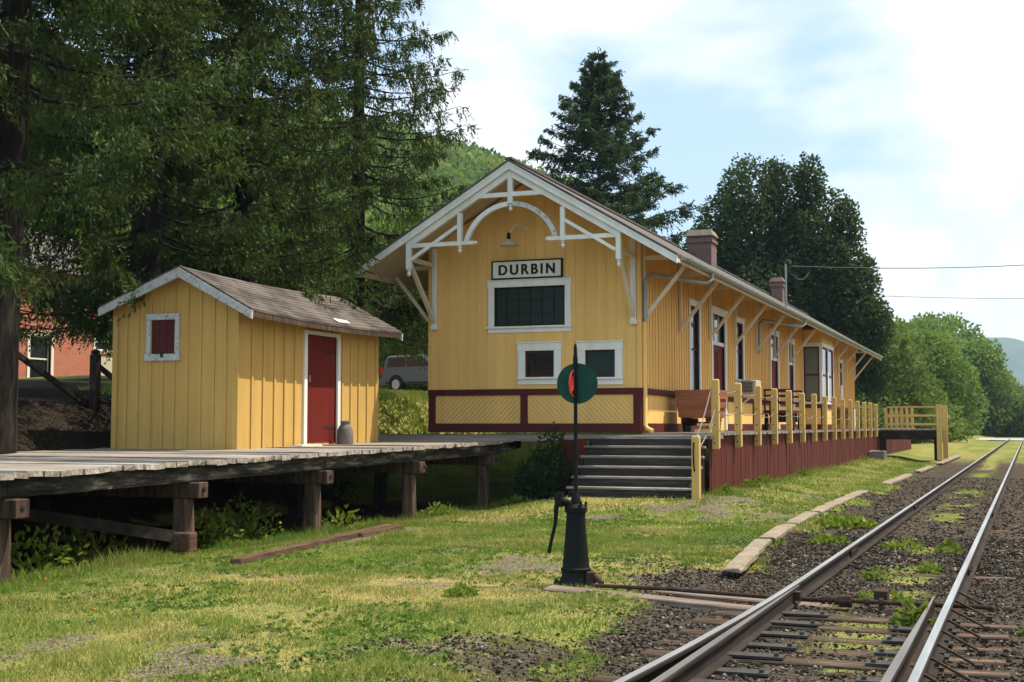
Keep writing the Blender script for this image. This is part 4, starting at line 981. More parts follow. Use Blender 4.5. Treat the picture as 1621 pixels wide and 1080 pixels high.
# target disc faces the camera's way along the mast
yaw = R(16); dv = Vector((math.cos(yaw), math.sin(yaw), 0)); nv = Vector((dv.y, -dv.x, 0))
def disc(mb, c, r, th, n=40):
    vs = []
    for k in (0, 1):
        for i in range(n):
            a = 2*math.pi*i/n; vs.append(c + dv*(r*math.cos(a)) + Vector((0,0,r*math.sin(a))) + nv*(th*k))
    mb.add(vs, [tuple(range(n)), tuple(range(2*n-1, n-1, -1))] + [(i, (i+1)%n, n+(i+1)%n, n+i) for i in range(n)])
tcn = Vector((sx, sy, zg0+2.035))
q = MB(); disc(q, tcn + nv*-0.028 + dv*0.018, 0.208, 0.006); dob = q.build('target', M['green_disc'], sw)
for zz_ in (-0.09, 0.09): q = MB(); q.box(sx-0.035, sx+0.035, sy-0.045, sy-0.022, tcn.z+zz_-0.018, tcn.z+zz_+0.018); q.build('clamp', M['iron'], dob)
# red vane crossing the disc at right angles
q = MB(); n = 20
vv = Vector((dv.x*-0.72+nv.x*1.0, dv.y*-0.72+nv.y*1.0, 0)).normalized()
pts = [(0.0, -0.14), (0.0, 0.14)] + [(0.085*math.cos(a), 0.14*math.sin(a)) for a in np.linspace(math.pi/2, -math.pi/2, 12)][0:]
prof = [tcn + nv*0.004 - dv*0.012 + vv*p[0] + Vector((0,0,p[1])) for p in pts[1:]]
cr = vv.cross(Vector((0,0,1)))*0.004
m_ = len(prof); q.add([p-cr for p in prof]+[p+cr for p in prof], [tuple(range(m_)), tuple(range(2*m_-1, m_-1, -1))]+[(i,(i+1)%m_,m_+(i+1)%m_,m_+i) for i in range(m_)])
q.build('red_vane', M['red_vane'], sw)
q = MB(); q.tube([(sx+0.14, sy-0.05, zg0+0.03), (sx+0.22, sy-0.06, zg0+0.10), (sx+0.30, sy-0.08, zg0+0.035)], 0.03, 8); q.lathe((sx+0.17, sy-0.05, zg0+0.0), [(0.05,0),(0.05,0.14),(0.02,0.15)], 10); q.build('crank', M['rust'], sw)

# ------------------------------------------------------------------ railway track
TA = 0.0072                                         # the track runs at a slight angle to the station
def tx(x, y): return x + TA*(y-10)
RZ = 0.09
def rail_profile():
    hw, fw = 0.036, 0.068
    return [(-fw,0),(fw,0),(fw,0.012),(0.014,0.030),(0.010,0.05),(0.010,0.112),(0.030,0.124),(hw,0.130),(hw,0.150),(hw-0.008,0.158),(-(hw-0.008),0.158),(-hw,0.150),(-hw,0.130),(-0.030,0.124),(-0.010,0.112),(-0.010,0.05),(-0.014,0.030),(-fw,0.012)]
def rail(name, path, label, mat, tops=RZ, thin=None):
    """path of (x, y) ; origin at rail foot height"""
    prof = rail_profile(); o = Vector((path[0][0], path[0][1], tops-0.158)); vs = []; n = len(prof)
    for i, (x, y) in enumerate(path):
        k = 1.0 if thin is None else thin(i/(len(path)-1))
        for (a, z) in prof: vs.append((x-o.x + a*k, y-o.y, z))
    fs = []
    for i in range(len(path)-1):
        for j in range(n): jj = (j+1) % n; fs.append((i*n+j, i*n+jj, (i+1)*n+jj, (i+1)*n+j))
    fs += [tuple(range(n)), tuple(range((len(path)-1)*n, len(path)*n))[::-1]]
    mb = MB().add(vs, fs); ob = mb.build(name, mat); ob.location = o; tag(ob, label, 'rail'); return ob
XL_, XR_ = -2.055, -0.605                             # rail centre lines at Y = 10
ysr = [2.0, 6, 10, 14, 20, 30, 45, 60, 80, 100, 130, 165]
ysl = [2.0, 4, 6, 7.5, 9, 10.5, 12, 13.2, 16, 20, 30, 45, 60, 80, 100, 130, 165]
r1 = rail('rail', [(tx(XL_, y)-0.0052*max(0, 13.2-y)**2, y) for y in ysl], 'worn steel rail nearest the station with a polished top', M['rail'])
r2 = rail('rail', [(tx(XR_, y), y) for y in ysr], 'worn steel rail farthest from the station edged by short braces', M['rail'])
b1 = rail('tongue_rail', [(tx(XL_, y)+0.050-0.004*max(0, 12.6-y), y) for y in np.linspace(12.75, 2.0, 14)], 'brown switch blade lying closed against the station side rail', M['blade'], RZ-0.004, lambda t: 0.25+0.75*min(1, t*3.2))
b2 = rail('tongue_rail', [(tx(XR_, y)-0.145-0.0012*max(0, 12.0-y)**2*0.4, y) for y in np.linspace(12.35, 2.0, 14)], 'brown switch blade standing open beside the outer rail', M['blade'], RZ-0.004, lambda t: 0.3+0.7*min(1, t*3.2))
for r_o, xc, yj in ((r1, XL_, 17.2), (r2, XR_, 15.6), (r1, XL_, 27.0), (r2, XR_, 25.4)):
    for s_ in (-1, 1):
        q = MB(); x = tx(xc, yj); q.box(x+s_*0.013, x+s_*0.032, yj-0.32, yj+0.32, RZ-0.12, RZ-0.045)
        for k in (-0.24, -0.09, 0.09, 0.24): q.lathe((x+s_*0.03, yj+k, RZ-0.082), [(0.016,0),(0.016,s_*0.018),(0.006,s_*0.02)], 6, 'x')
        q.build('joint_bar', M['rust'], r_o)
# braces outside the far rail
for i in range(9):
    y = 8.0+0.62*i; x = tx(XR_, y); q = MB(); q.beam((x+0.03, y, RZ-0.03), (x+0.30, y-0.10, -0.06), 0.022, 0.016); q.box(x+0.285, x+0.34, y-0.14, y-0.06, -0.085, -0.05); q.build('rail_brace', M['rust'], r2)
# ties
TIE_Z = -0.076
def tie_mesh(seed, L, w, h):
    r_ = random.Random(seed); q = MB(); n = 5; vs = []
    for i in range(n+1):
        x = -L/2+L*i/n; e = r_.uniform(-0.012, 0.012); t = r_.uniform(-0.01, 0.006)
        vs += [(x, -w/2+e, -h), (x, w/2+e, -h), (x, w/2+e, t), (x, -w/2+e, t+r_.uniform(-.006,.006))]
    fs = [(0,1,2,3), (n*4, n*4+3, n*4+2, n*4+1)]
    for i in range(n):
        for j in range(4): jj = (j+1) % 4; fs.append((i*4+j, (i+1)*4+j, (i+1)*4+jj, i*4+jj))
    q.add(vs, fs); return q
rr = random.Random(21)
tm = [tie_mesh(i, 2.55, 0.21, 0.16) for i in range(4)]
base_t = [m_.build('railway_tie', M['tie'], None, bevel=0.01) for m_ in tm]
used = set()
def put_tie(k, x, y, rz, z, label, group, sx=1.0):
    o = base_t[k]
    if k in used: o = base_t[k].copy(); COL.objects.link(o)
    used.add(k); o.location = (x, y, z); o.rotation_euler = (0, 0, rz); o.scale = (sx, 1, 1)
    tag(o, label, 'railway tie', group); return o
y = 6.2; ti = 0
def plate_on(y, tie, zt):
    for x, a, b in ((tx(XL_, y), -0.10, 0.46), (tx(XR_, y), -0.42, 0.10)):
        q = MB(); q.box(x+a, x+b, y-0.075, y+0.075, zt+0.004, zt+0.022)
        for xx in (x+a+0.05, x+b-0.05): q.box(xx-0.016, xx+0.016, y-0.045, y-0.013, zt+0.022, zt+0.045)
        o = q.build('slide_plate', M['plate'])
        for v in o.data.vertices: v.co -= tie.location
        o.parent = tie
spots = []
while y < 11.9:
    spots.append(y); y += 0.56
lab_sw = 'weathered switch tie with steel plates under the blades near the front'
for y in spots:
    ti += 1
    o = put_tie(ti % 4, tx(-1.36, y)+rr.uniform(-0.05, 0.05), y, rr.uniform(-0.015, 0.015), TIE_Z+rr.uniform(-0.012, 0.008), lab_sw, 'switch ties under the blades', 1.0+rr.uniform(0, 0.06))
    o.rotation_euler = (0, 0, 0); o.scale = (1, 1, 1); plate_on(y, o, o.location.z+0.004)
# two long head block timbers carry the stand
for k, yy in enumerate((12.18, 12.72)):
    m_ = tie_mesh(40+k, 4.55, 0.25, 0.2); m_.v = [(x, y, z-0.048*x) for x, y, z in m_.v]; o = m_.build('head_block', M['bleached'], None, bevel=0.012); o.location = (-2.05, yy, -0.075)
    tag(o, ('nearer' if k == 0 else 'farther')+' of the two long bleached timbers running from the switch stand under the rails', 'timber')
q = MB(); q.tube([(sx+0.25, 12.45, 0.03), (-3.2, 12.45, 0.03), (-2.2, 12.46, -0.005), (-0.25, 12.46, -0.005)], 0.02, 8); q.lathe((-1.52, 12.46, -0.005), [(0.05,-0.06),(0.06,-0.04),(0.06,0.04),(0.05,0.06)], 8, 'x')
for x in (-1.72, -1.66, -1.60, -1.32, -1.2): q.lathe((x, 12.46, -0.005), [(0.04,-0.018),(0.04,0.018)], 8, 'x')
q.box(-1.28, -1.16, 12.62, 12.82, -0.02, 0.075); q.box(-2.0, -1.92, 12.40, 12.52, -0.02, 0.06); q.box(-0.8, -0.74, 12.40, 12.52, -0.02, 0.06)
top(q, 'throw_rod', M['rust'], 'rusty throw rod with turnbuckle lying between the two head timbers', 'switch rod')
y = 13.3
while y < 46:
    ti += 1; deep = -0.10 + rr.uniform(-0.022, 0.016)
    put_tie(ti % 4, tx(-1.33, y)+rr.uniform(-0.06, 0.06), y, rr.uniform(-0.02, 0.02), max(-0.125, TIE_Z-0.022+rr.uniform(-0.03, 0.012)), 'half buried railway tie between the rails beyond the switch', 'half buried ties beyond the switch'); y += 0.58

# ------------------------------------------------------------------ old concrete kerb blocks beside the track
kerbs = [(-2.98,14.45,-3.33,18.4,0.21,'long low pale kerb block nearest the switch stand'), (-3.34,18.6,-3.46,21.3,0.24,'worn rounded kerb block second from the switch stand'), (-3.47,21.6,-3.52,24.4,0.22,'short tilted kerb block in the middle of the row'),
         (-3.52,24.7,-3.55,33.0,0.24,'longest straight kerb block ending at a pale broken tip'), (-3.42,37.2,-3.33,44.2,0.26,'kerb block standing apart beyond the gap, grey underneath'), (-3.28,47.5,-3.2,53.5,0.24,'tilted kerb block near the loading stage'), (-3.15,58,-2.98,74,0.26,'farthest kerb block by the loading stage post')]
rk = random.Random(5)
for (x0, y0, x1, y1, w_, lab) in kerbs:
    q = MB(); n = max(6, int((y1-y0)/0.35)); prof = [(-0.5,-0.12),(-0.5,0.55),(-0.36,0.95),(0.36,1.0),(0.5,0.55),(0.5,-0.12)]; vs = []
    for i in range(n+1):
        t = i/n; jx, jz = rk.uniform(-0.012, 0.012), rk.uniform(-0.008, 0.006); e = 0.6 if i in (0, n) else 1
        for (a, z) in prof: vs.append((x0+(x1-x0)*t+a*w_+jx+rk.uniform(-.006,.006), y0+(y1-y0)*t+rk.uniform(-.02,.02), z*0.075*(1 if z < 0 else e)+jz+rk.uniform(-.005,.005)-0.012))
    m_ = len(prof); fs = [tuple(range(m_)), tuple(range(n*m_, n*m_+m_))[::-1]]
    for i in range(n):
        for j in range(m_): jj = (j+1) % m_; fs.append((i*m_+j, i*m_+jj, (i+1)*m_+jj, (i+1)*m_+j))
    q.add(vs, fs); top(q, 'kerb_block', M['concrete'], lab, 'kerb block', 'old kerb blocks beside the track')
q = MB(); q.box(-5.82, -5.18, 56.2, 57.0, 0.1, 0.56); q.rough(0.03, 4); top(q, 'stone_block', M['stone'], 'square dark stone block in the grass against the red platform skirt', 'stone block', bevel=0.04)
# timbers lying in the grass
q = MB(); q.beam((-8.47, 13.1, 0.035), (-9.12, 18.35, 0.045), 0.13, 0.07); q.rough(0.012, 9); top(q, 'old_timber', M['timber'], 'long rusty brown timber lying in the grass below the deck', 'timber', bevel=0.01)
q = MB(); q.beam((-8.86, 16.9, 0.03), (-8.86, 18.25, 0.05), 0.11, 0.08); q.rough(0.01, 19); top(q, 'old_timber', M['timber'], 'short brown timber lying beside the end of the longer one', 'timber', bevel=0.01)

# ------------------------------------------------------------------ things on the platform
# baggage cart
ct = thing('baggage_cart', (-7.0, 30.0, ZP), 'rusty brown baggage cart with a boarded box behind the first platform post', 'cart')
cx0, cx1, cy0, cy1 = -7.32, -6.52, 29.8, 30.9; q = MB()
for i in range(3):
    z0 = 1.80+0.21*i; z1 = z0+0.205; f = 0.03*i
    q.box(cx0-f, cx1+f, cy0-0.03-f, cy0-f, z0, z1); q.box(cx0-f, cx1+f, cy1+f, cy1+0.03+f, z0, z1); q.box(cx0-0.03-f, cx0-f, cy0-f, cy1+f, z0, z1); q.box(cx1+f, cx1+0.03+f, cy0-f, cy1+f, z0, z1)
q.box(cx0, cx1, cy0, cy1, 1.78, 1.82); q.build('box', M['cartwood'], ct)
q = MB()
for x in (cx0+0.12, cx1-0.12): q.box(x-0.05, x+0.05, cy0-0.1, cy1+0.1, 1.69, 1.775)
for y in (cy0+0.35, cy1-0.35): q.box(cx0, cx1, y-0.05, y+0.05, 1.60, 1.688)
q.build('frame', M['darkwood'], ct)
for x in (cx0+0.02, cx1-0.08):
    for y in (cy0+0.35, cy1-0.35):
        q = MB(); q.lathe((x, y, ZP+0.185), [(0.13,0),(0.185,0.0),(0.185,0.05),(0.13,0.05)], 18, 'x')
        for k in range(6):
            a = k*math.pi/3; q.beam((x+0.025, y, ZP+0.185), (x+0.025, y+0.15*math.cos(a), ZP+0.185+0.15*math.sin(a)), 0.02, 0.025, (1,0,0))
        q.build('wheel', M['iron'], ct)
# hand truck / dark wagon farther along
ct2 = thing('luggage_wagon', (-7.0, 42.0, ZP), 'dark maroon luggage wagon with railed ends parked by the second door', 'wagon')
q = MB(); q.box(-7.4, -6.5, 41.0, 43.0, 1.98, 2.08); q.build('bed', M['maroon'], ct2)
q = MB()
for y in (41.0, 42.95):
    for x in (-7.38, -6.98, -6.55): q.box(x, x+0.05, y, y+0.05, 2.08, 2.72)
    for z in (2.30, 2.50, 2.68): q.box(-7.39, -6.5, y-0.012, y, z, z+0.06)
q.build('end_rack', M['maroon'], ct2)
for x in (-7.4, -6.56):
    for y in (41.4, 42.6):
        q = MB(); q.lathe((x, y, ZP+0.26), [(0.20,0),(0.26,0),(0.26,0.05),(0.20,0.05)], 18, 'x')
        for k in range(8):
            a = k*math.pi/4; q.beam((x+0.025, y, ZP+0.26), (x+0.025, y+0.22*math.cos(a), ZP+0.26+0.22*math.sin(a)), 0.02, 0.025, (1,0,0))
        q.build('wheel', M['iron'], ct2)
q = MB(); q.box(-7.3, -6.6, 41.45, 41.53, 1.71, 1.98); q.box(-7.3, -6.6, 42.5, 42.58, 1.71, 1.98); q.build('axle', M['darkwood'], ct2)
# window air conditioner
ac = thing('air_conditioner', (-7.3, 38.4, 2.55), 'beige window air conditioner sticking out of the side wall under the tall window', 'air conditioner')
q = MB(); q.box(XR-0.05, XR+0.55, 38.0, 38.85, 2.53, 2.92); q.build('case', M['acbox'], ac, bevel=0.015)
q = MB()
for i in range(8): z = 2.57+0.04*i; q.box(XR+0.12, XR+0.46, 37.985, 37.999, z, z+0.022)
q.build('grille', M['grille'], ac)
q = MB(); q.box(XR-0.02, XR+0.06, 37.95, 38.9, 2.47, 2.525); q.beam((XR+0.02, 38.4, 2.2), (XR+0.45, 38.4, 2.52), 0.04, 0.04, (0,1,0)); q.build('shelf', M['white'], ac)
# white boards and a round mirror-like sign further down
q = MB(); q.box(-6.9, -6.85, 60.6, 61.2, ZP, 2.35); q.box(-6.95, -6.80, 60.75, 60.8, ZP, 1.6); top(q, 'notice_board', M['signwhite'], 'narrow white upright board leaning on the platform past the bay window', 'board')
q = MB(); q.lathe((XR+0.05, 61.8, 3.1), [(0.36,0),(0.36,0.04),(0.32,0.045)], 24, 'x'); top(q, 'round_sign', M['signwhite'], 'round pale sign on the side wall past the bay window', 'sign')
q = MB(); q.box(XR+0.09, XR+0.12, 34.0, 34.32, ZP+0.02, ZP+0.62); top(q, 'small_notice', M['signwhite'], 'small white board standing left of the first red side door', 'board')
# service mast on the eave with its wires
ms = thing('service_mast', (-6.9, 41.5, 5.2), 'thin grey service mast rising through the station eave carrying a wire', 'mast')
q = MB(); q.tube([(-6.75, 41.6, 5.15), (-6.75, 41.6, 6.72)], 0.032, 8); q.build('pole', M['zinc'], ms)
q = MB(); q.tube([(-6.75, 41.6, 6.72), (-6.69, 41.55, 6.80), (-6.60, 41.5, 6.78), (-6.58, 41.48, 6.68)], 0.04, 8); q.build('weather_head', M['grille'], ms)
def wire(a, b, sag, label, r=0.012, col=None):
    q = MB(); a = Vector(a); b = Vector(b); q.tube([a.lerp(b, t)-Vector((0,0,sag*4*t*(1-t))) for t in np.linspace(0, 1, 15)], r, 5); return top(q, 'wire', col or M['grille'], label, 'wire')
# ------------------------------------------------------------------ vegetation builders
def kites(P, D, Lg, Wd, rs):
    """leaf quads: base P, direction D, length, width -> V, F"""
    n = len(P); D = D/np.maximum(1e-6, np.linalg.norm(D, axis=1, keepdims=True))
    Q = rs.normal(size=(n, 3)); S = np.cross(D, Q); S /= np.maximum(1e-6, np.linalg.norm(S, axis=1, keepdims=True))
    Lg = Lg[:, None]; Wd = Wd[:, None]
    V = np.empty((n, 4, 3)); V[:,0] = P; V[:,1] = P+D*Lg*0.45+S*Wd*0.5; V[:,2] = P+D*Lg; V[:,3] = P+D*Lg*0.45-S*Wd*0.5
    return V.reshape(-1, 3), np.arange(n*4).reshape(n, 4)
def spruce(seed, H, Rr, zc, leafm, barkm, name, root, droop=1.0, dens=1.0, leaf=(0.10, 0.034), power=0.72, tr=0.30, lean=0.0, up=0.0, gap=0.62, open_=0.0, hang=0.62, skip=None):
    """whorls of branches; every branch carries flat side shoots from which needle twigs hang"""
    rs = np.random.RandomState(seed); rd = random.Random(seed)
    wood = MB(); pts = [(lean*z/H, 0.4*math.sin(z*0.2)*lean, z) for z in np.linspace(-0.6, H, 9)]
    wood.tube(pts, [max(0.02, tr*(1-i/8.3)*(1.25 if i == 0 else 1)) for i in range(9)], 10)
    PP, DD, LL, WW, TT = [], [], [], [], []
    h = zc; az0 = rd.uniform(0, 6)
    while h < H*0.985:
        f = (H-h)/(H-zc); nb = rd.choice((5, 6, 6, 7)) if f > 0.15 else 5; az0 += 1.1
        for k in range(nb):
            az = az0 + 2*math.pi*k/nb + rd.uniform(-0.35, 0.35)
            L = max(0.22, Rr*f**power*rd.uniform(0.66, 1.12))
            if rd.random() < open_: continue
            if skip and skip(h, az): continue
            hh = h + rd.uniform(-0.22, 0.22); slope = (-0.20*droop*f + 0.55*(1-f)**1.5 + up); curl = 0.16*f
            ca, sa = math.cos(az), math.sin(az); bx = lean*hh/H; bend = rd.uniform(-0.12, 0.12)
            def pos(s): return np.stack([bx+ca*L*s-sa*bend*L*s*s, sa*L*s+ca*bend*L*s*s, hh + L*(slope*s - 0.10*droop*f*np.sin(s*3.0) + curl*s*s)], -1)
            ss = np.linspace(0, 1, 6); bp = pos(ss)
            wood.tube([tuple(p) for p in bp], [max(0.006, (0.013+0.008*L)*(1-0.85*s)) for s in ss], 4, caps=False)
            bright = rs.uniform(0.05, 0.6)
            # side shoots
            ns = max(4, int(L/0.14*dens)); s = 0.08+0.94*rs.rand(ns)**0.8; base = pos(np.minimum(s, 1.0)); side = rs.choice((-1, 1), ns)
            lat = np.stack([-sa*side, ca*side, np.zeros(ns)], -1); fw = np.array([ca, sa, 0.0])
            sd = lat*rs.uniform(0.35, 1.0, ns)[:,None] + fw*rs.uniform(0.35, 0.9, ns)[:,None]; sd[:,2] += rs.uniform(-0.25, 0.12, ns)*droop
            sd /= np.linalg.norm(sd, axis=1, keepdims=True)
            sl_ = np.minimum(1.15, 0.16+0.36*L*(1.08-s))*rs.uniform(0.5, 1.1, ns)
            nt_ = 7; u = (np.arange(nt_)+0.4)/nt_
            tb = base[:,None,:] + sd[:,None,:]*(sl_[:,None]*u)[:,:,None]; tb[:,:,2] -= 0.18*droop*sl_[:,None]*u*u
            tb = tb.reshape(-1,3) + rs.normal(scale=0.02, size=(ns*nt_, 3)); n1 = ns*nt_
            hg = rs.rand(n1) < hang
            td = np.repeat(sd, nt_, 0)*rs.uniform(0.3, 1.0, n1)[:,None] + rs.normal(scale=0.32, size=(n1,3))
            td[:,2] = np.where(hg, -rs.uniform(0.9, 1.8, n1)*droop, td[:,2]*0.6+0.03)
            td /= np.linalg.norm(td, axis=1, keepdims=True)
            tl = np.where(hg, rs.uniform(0.12, 0.50, n1)*(0.45+0.65*f), rs.uniform(0.10, 0.26, n1))
            m = 6; v = (np.arange(m)+0.2)/m
            p = tb[:,None,:] + td[:,None,:]*(tl[:,None]*v)[:,:,None]
            dd = td[:,None,:] + rs.normal(scale=0.42, size=(n1, m, 3)) - np.array([0,0,0.12*droop])
            n = n1*m; PP.append(p.reshape(-1,3)); DD.append(dd.reshape(-1,3))
            LL.append(leaf[0]*rs.uniform(0.7, 1.35, n)); WW.append(leaf[1]*rs.uniform(0.7, 1.4, n))
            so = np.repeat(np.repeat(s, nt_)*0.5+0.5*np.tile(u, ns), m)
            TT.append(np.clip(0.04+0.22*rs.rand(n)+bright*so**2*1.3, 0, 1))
        h += gap*(0.5+0.75*f)*rd.uniform(0.8, 1.2)
    P, D = np.concatenate(PP), np.concatenate(DD)
    V, F = kites(P, D, np.concatenate(LL), np.concatenate(WW), rs)
    off = np.array(root.location)
    wood.v = [(x+off[0], y+off[1], z+off[2]) for x, y, z in wood.v]
    wood.build('trunk', barkm, root, smooth=True)
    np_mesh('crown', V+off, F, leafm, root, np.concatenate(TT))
def leafy(seed, lobes, n, leaf, leafm, barkm, root, trunk=None, clump=0.9, gapt=0.40, inner=0.25):
    """broadleaf crown from lobes (x, y, z, rx, rz); leaves fill clumps and leave gaps"""
    rs = np.random.RandomState(seed); lb = np.array(lobes, float)
    wgt = lb[:,3]**2*1.0; wgt /= wgt.sum(); pick = rs.choice(len(lb), n, p=wgt)
    d = rs.normal(size=(n, 3)); d /= np.linalg.norm(d, axis=1, keepdims=True)
    rad = np.where(rs.rand(n) < inner, rs.uniform(0.3, 0.8, n), rs.uniform(0.78, 1.04, n))
    bumpn = 0.82+0.36*(fbm(d[:,0]*2.1+pick*7.3+30, d[:,1]*2.1+d[:,2]*1.7+pick*3.1+30, 3))
    P = lb[pick, :3] + d*np.stack([lb[pick,3], lb[pick,3], lb[pick,4]], -1)*(rad*bumpn)[:,None]
    g = fbm(P[:,0]/clump+100, (P[:,1]+P[:,2]*1.37)/clump+100, 3)
    keep = g > gapt-0.25*rs.rand(n)*0.5
    P, d, g = P[keep], d[keep], g[keep]; m = len(P)
    D = d*0.5 + rs.normal(scale=0.7, size=(m, 3)); D[:,2] -= 0.25
    V, F = kites(P, D, leaf*rs.uniform(0.7, 1.4, m), leaf*rs.uniform(0.5, 0.9, m), rs)
    tint = np.clip(0.15+0.45*rs.rand(m)+0.9*(g-0.45), 0, 1)
    off = np.array(root.location)
    if trunk:
        wood = MB(); hz, r0 = trunk
        cx, cy = lb[:,0].mean(), lb[:,1].mean()
        top_ = np.array((cx*0.5, cy*0.5, hz)); wood.tube([(0,0,-0.4), tuple(top_*np.array((0.3,0.3,0.5))), tuple(top_)], [r0*1.2, r0, r0*0.75], 8)
        for q in lb:
            e = q[:3]+np.array((0,0,q[4]*0.2)); mid_ = (top_+e)/2+np.array((0,0,0.1*q[4])); wood.tube([tuple(top_*0.95), tuple(mid_), tuple(e)], [r0*0.55, r0*0.32, r0*0.1], 6)
        wood.v = [(x+off[0], y+off[1], z+off[2]) for x, y, z in wood.v]; wood.build('trunk', barkm, root, smooth=True)
    return np_mesh('crown', V+off, F, leafm, root, tint)
def place_copy(o, loc, rz, s, label, group=None):
    c = copy_tree(o); c.location = loc; c.rotation_euler = (0, 0, rz); c.scale = (s, s, s) if not isinstance(s, tuple) else s; c['label'] = label
    if group: c['group'] = group
    return c
def gzf(x, y): return float(ground_z(x, y))
GS = 'tall drooping spruces behind the shed'
t1 = thing('spruce_tree', (-15.25, 16.5, gzf(-15.25, 16.5)), 'thick trunked dark spruce at the left edge of the photo', 'spruce tree', GS)
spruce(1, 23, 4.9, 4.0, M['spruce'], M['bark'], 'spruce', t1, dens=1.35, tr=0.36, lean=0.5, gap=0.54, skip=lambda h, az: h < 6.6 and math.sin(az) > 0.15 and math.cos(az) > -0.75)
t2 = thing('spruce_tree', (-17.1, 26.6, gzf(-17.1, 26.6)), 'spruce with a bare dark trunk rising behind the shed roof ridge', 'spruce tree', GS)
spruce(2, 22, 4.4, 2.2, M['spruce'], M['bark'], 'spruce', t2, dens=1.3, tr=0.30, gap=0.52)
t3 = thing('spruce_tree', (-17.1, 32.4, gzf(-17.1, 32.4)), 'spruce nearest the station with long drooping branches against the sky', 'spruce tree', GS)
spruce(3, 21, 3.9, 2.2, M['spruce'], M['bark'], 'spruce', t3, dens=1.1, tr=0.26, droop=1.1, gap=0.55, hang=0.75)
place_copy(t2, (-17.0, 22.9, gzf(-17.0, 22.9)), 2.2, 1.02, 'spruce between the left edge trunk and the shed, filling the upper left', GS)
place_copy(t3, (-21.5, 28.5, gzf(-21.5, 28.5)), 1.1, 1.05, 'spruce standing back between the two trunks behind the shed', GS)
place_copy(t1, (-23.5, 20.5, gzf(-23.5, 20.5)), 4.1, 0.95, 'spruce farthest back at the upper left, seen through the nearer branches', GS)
# spruce behind the station roof
t4 = thing('spruce_tree', (-17.8, 57.4, gzf(-17.8, 57.4)), 'single pointed spruce rising behind the station roof peak', 'spruce tree')
spruce(4, 16.4, 6.6, 1.2, M['spruce_far'], M['bark'], 'spruce', t4, droop=0.5, dens=1.1, leaf=(0.135, 0.052), power=0.86, tr=0.22, gap=0.40, up=0.02, open_=0.02, hang=0.45)
# dark round tree beyond the chimneys
t5 = thing('broad_tree', (-14.1, 80.2, gzf(-14.1, 80.2)), 'large dark rounded tree behind the chimneys and the far end of the station', 'tree')
lob = [(-3.6,0,7.0,2.9,6.5),(0,1,8.5,3.4,7.2),(2.6,0,8.0,3.1,6.4),(-0.9,-1,13.4,1.9,4.4),(1.7,0.5,13.3,2.0,4.2),(-2.8,0.4,12.2,2.0,3.6),(3.7,0.3,11.6,2.0,3.7),(4.7,-0.4,8.4,1.9,3.6),(-4.4,0.2,8.4,1.9,3.6),(0.2,-2.2,6.0,2.8,5.0),(3.2,-1.6,3.6,2.2,3.2),(-2.6,-1.6,3.6,2.4,3.2)]
lob += [(-5.2,0.3,6.0,1.0,2.2),(-4.5,-0.2,10.9,0.9,1.8),(5.6,0.2,9.8,0.9,1.7),(6.3,-0.2,7.2,1.0,1.6),(4.6,0.2,13.0,0.9,1.9),(-1.9,-0.2,15.6,0.9,1.7),(0.4,0.1,16.0,0.9,1.6),(2.6,0,16.0,0.9,1.7),(6.0,0.1,4.6,1.2,1.5)]
leafy(5, lob, 125000, 0.225, M['leaf_dark'], M['bark'], t5, (5.0, 0.4), clump=0.9, gapt=0.36, inner=0.4)
# broadleaf prototypes along the far side
def proto(seed, label, loc, lobes, n, leaf, mat, tr):
    t = thing('broadleaf_tree', loc, label, 'tree', 'broadleaf trees beyond the lawn'); leafy(seed, lobes, n, leaf, mat, M['bark'], t, tr, clump=1.3, gapt=0.42); return t
def at_px(px, d):    # survey helper: camera bearing (photo column) and distance -> ground position
    a = R(21.07)-math.atan((px-810.5)/2076.0); r = d/math.cos(math.atan((px-810.5)/2076.0)); return (-math.sin(a)*r, math.cos(a)*r)
lobA = [(0,0,6.6,3.6,3.4),(-2.4,0.5,4.6,2.8,3.0),(2.5,-0.4,4.8,2.7,3.0),(0.3,-2.2,3.6,2.8,3.0),(-1.2,1.0,8.4,2.0,1.8),(1.3,0.2,8.2,2.0,1.7),(-3.2,-1.0,2.4,2.2,2.4),(3.2,0.6,2.4,2.2,2.4)]
lobB = [(0,0,5.0,3.0,4.6),(-1.8,0,3.4,2.4,3.2),(1.9,0.4,3.6,2.3,3.2),(0,-1.4,2.4,2.6,2.4),(0.4,0.2,8.0,1.8,2.0)]
lobC = [(0,0,1.4,1.7,1.5),(-1.4,0.2,1.0,1.4,1.1),(1.5,-0.1,1.1,1.4,1.2),(0.3,-0.8,0.8,1.4,0.9)]
def G2(px, d): x, y = at_px(px, d); return (x, y, gzf(x, y))
pA = proto(11, 'light green tree with a rounded crown beyond the loading stage railing', G2(1455, 120), lobA, 15000, 0.36, M['leaf_mid'], (3.0, 0.22))
pB = proto(12, 'yellowish green tree beside the far end of the station roof', G2(1392, 100), lobB, 11000, 0.34, M['leaf_light'], (2.5, 0.18))
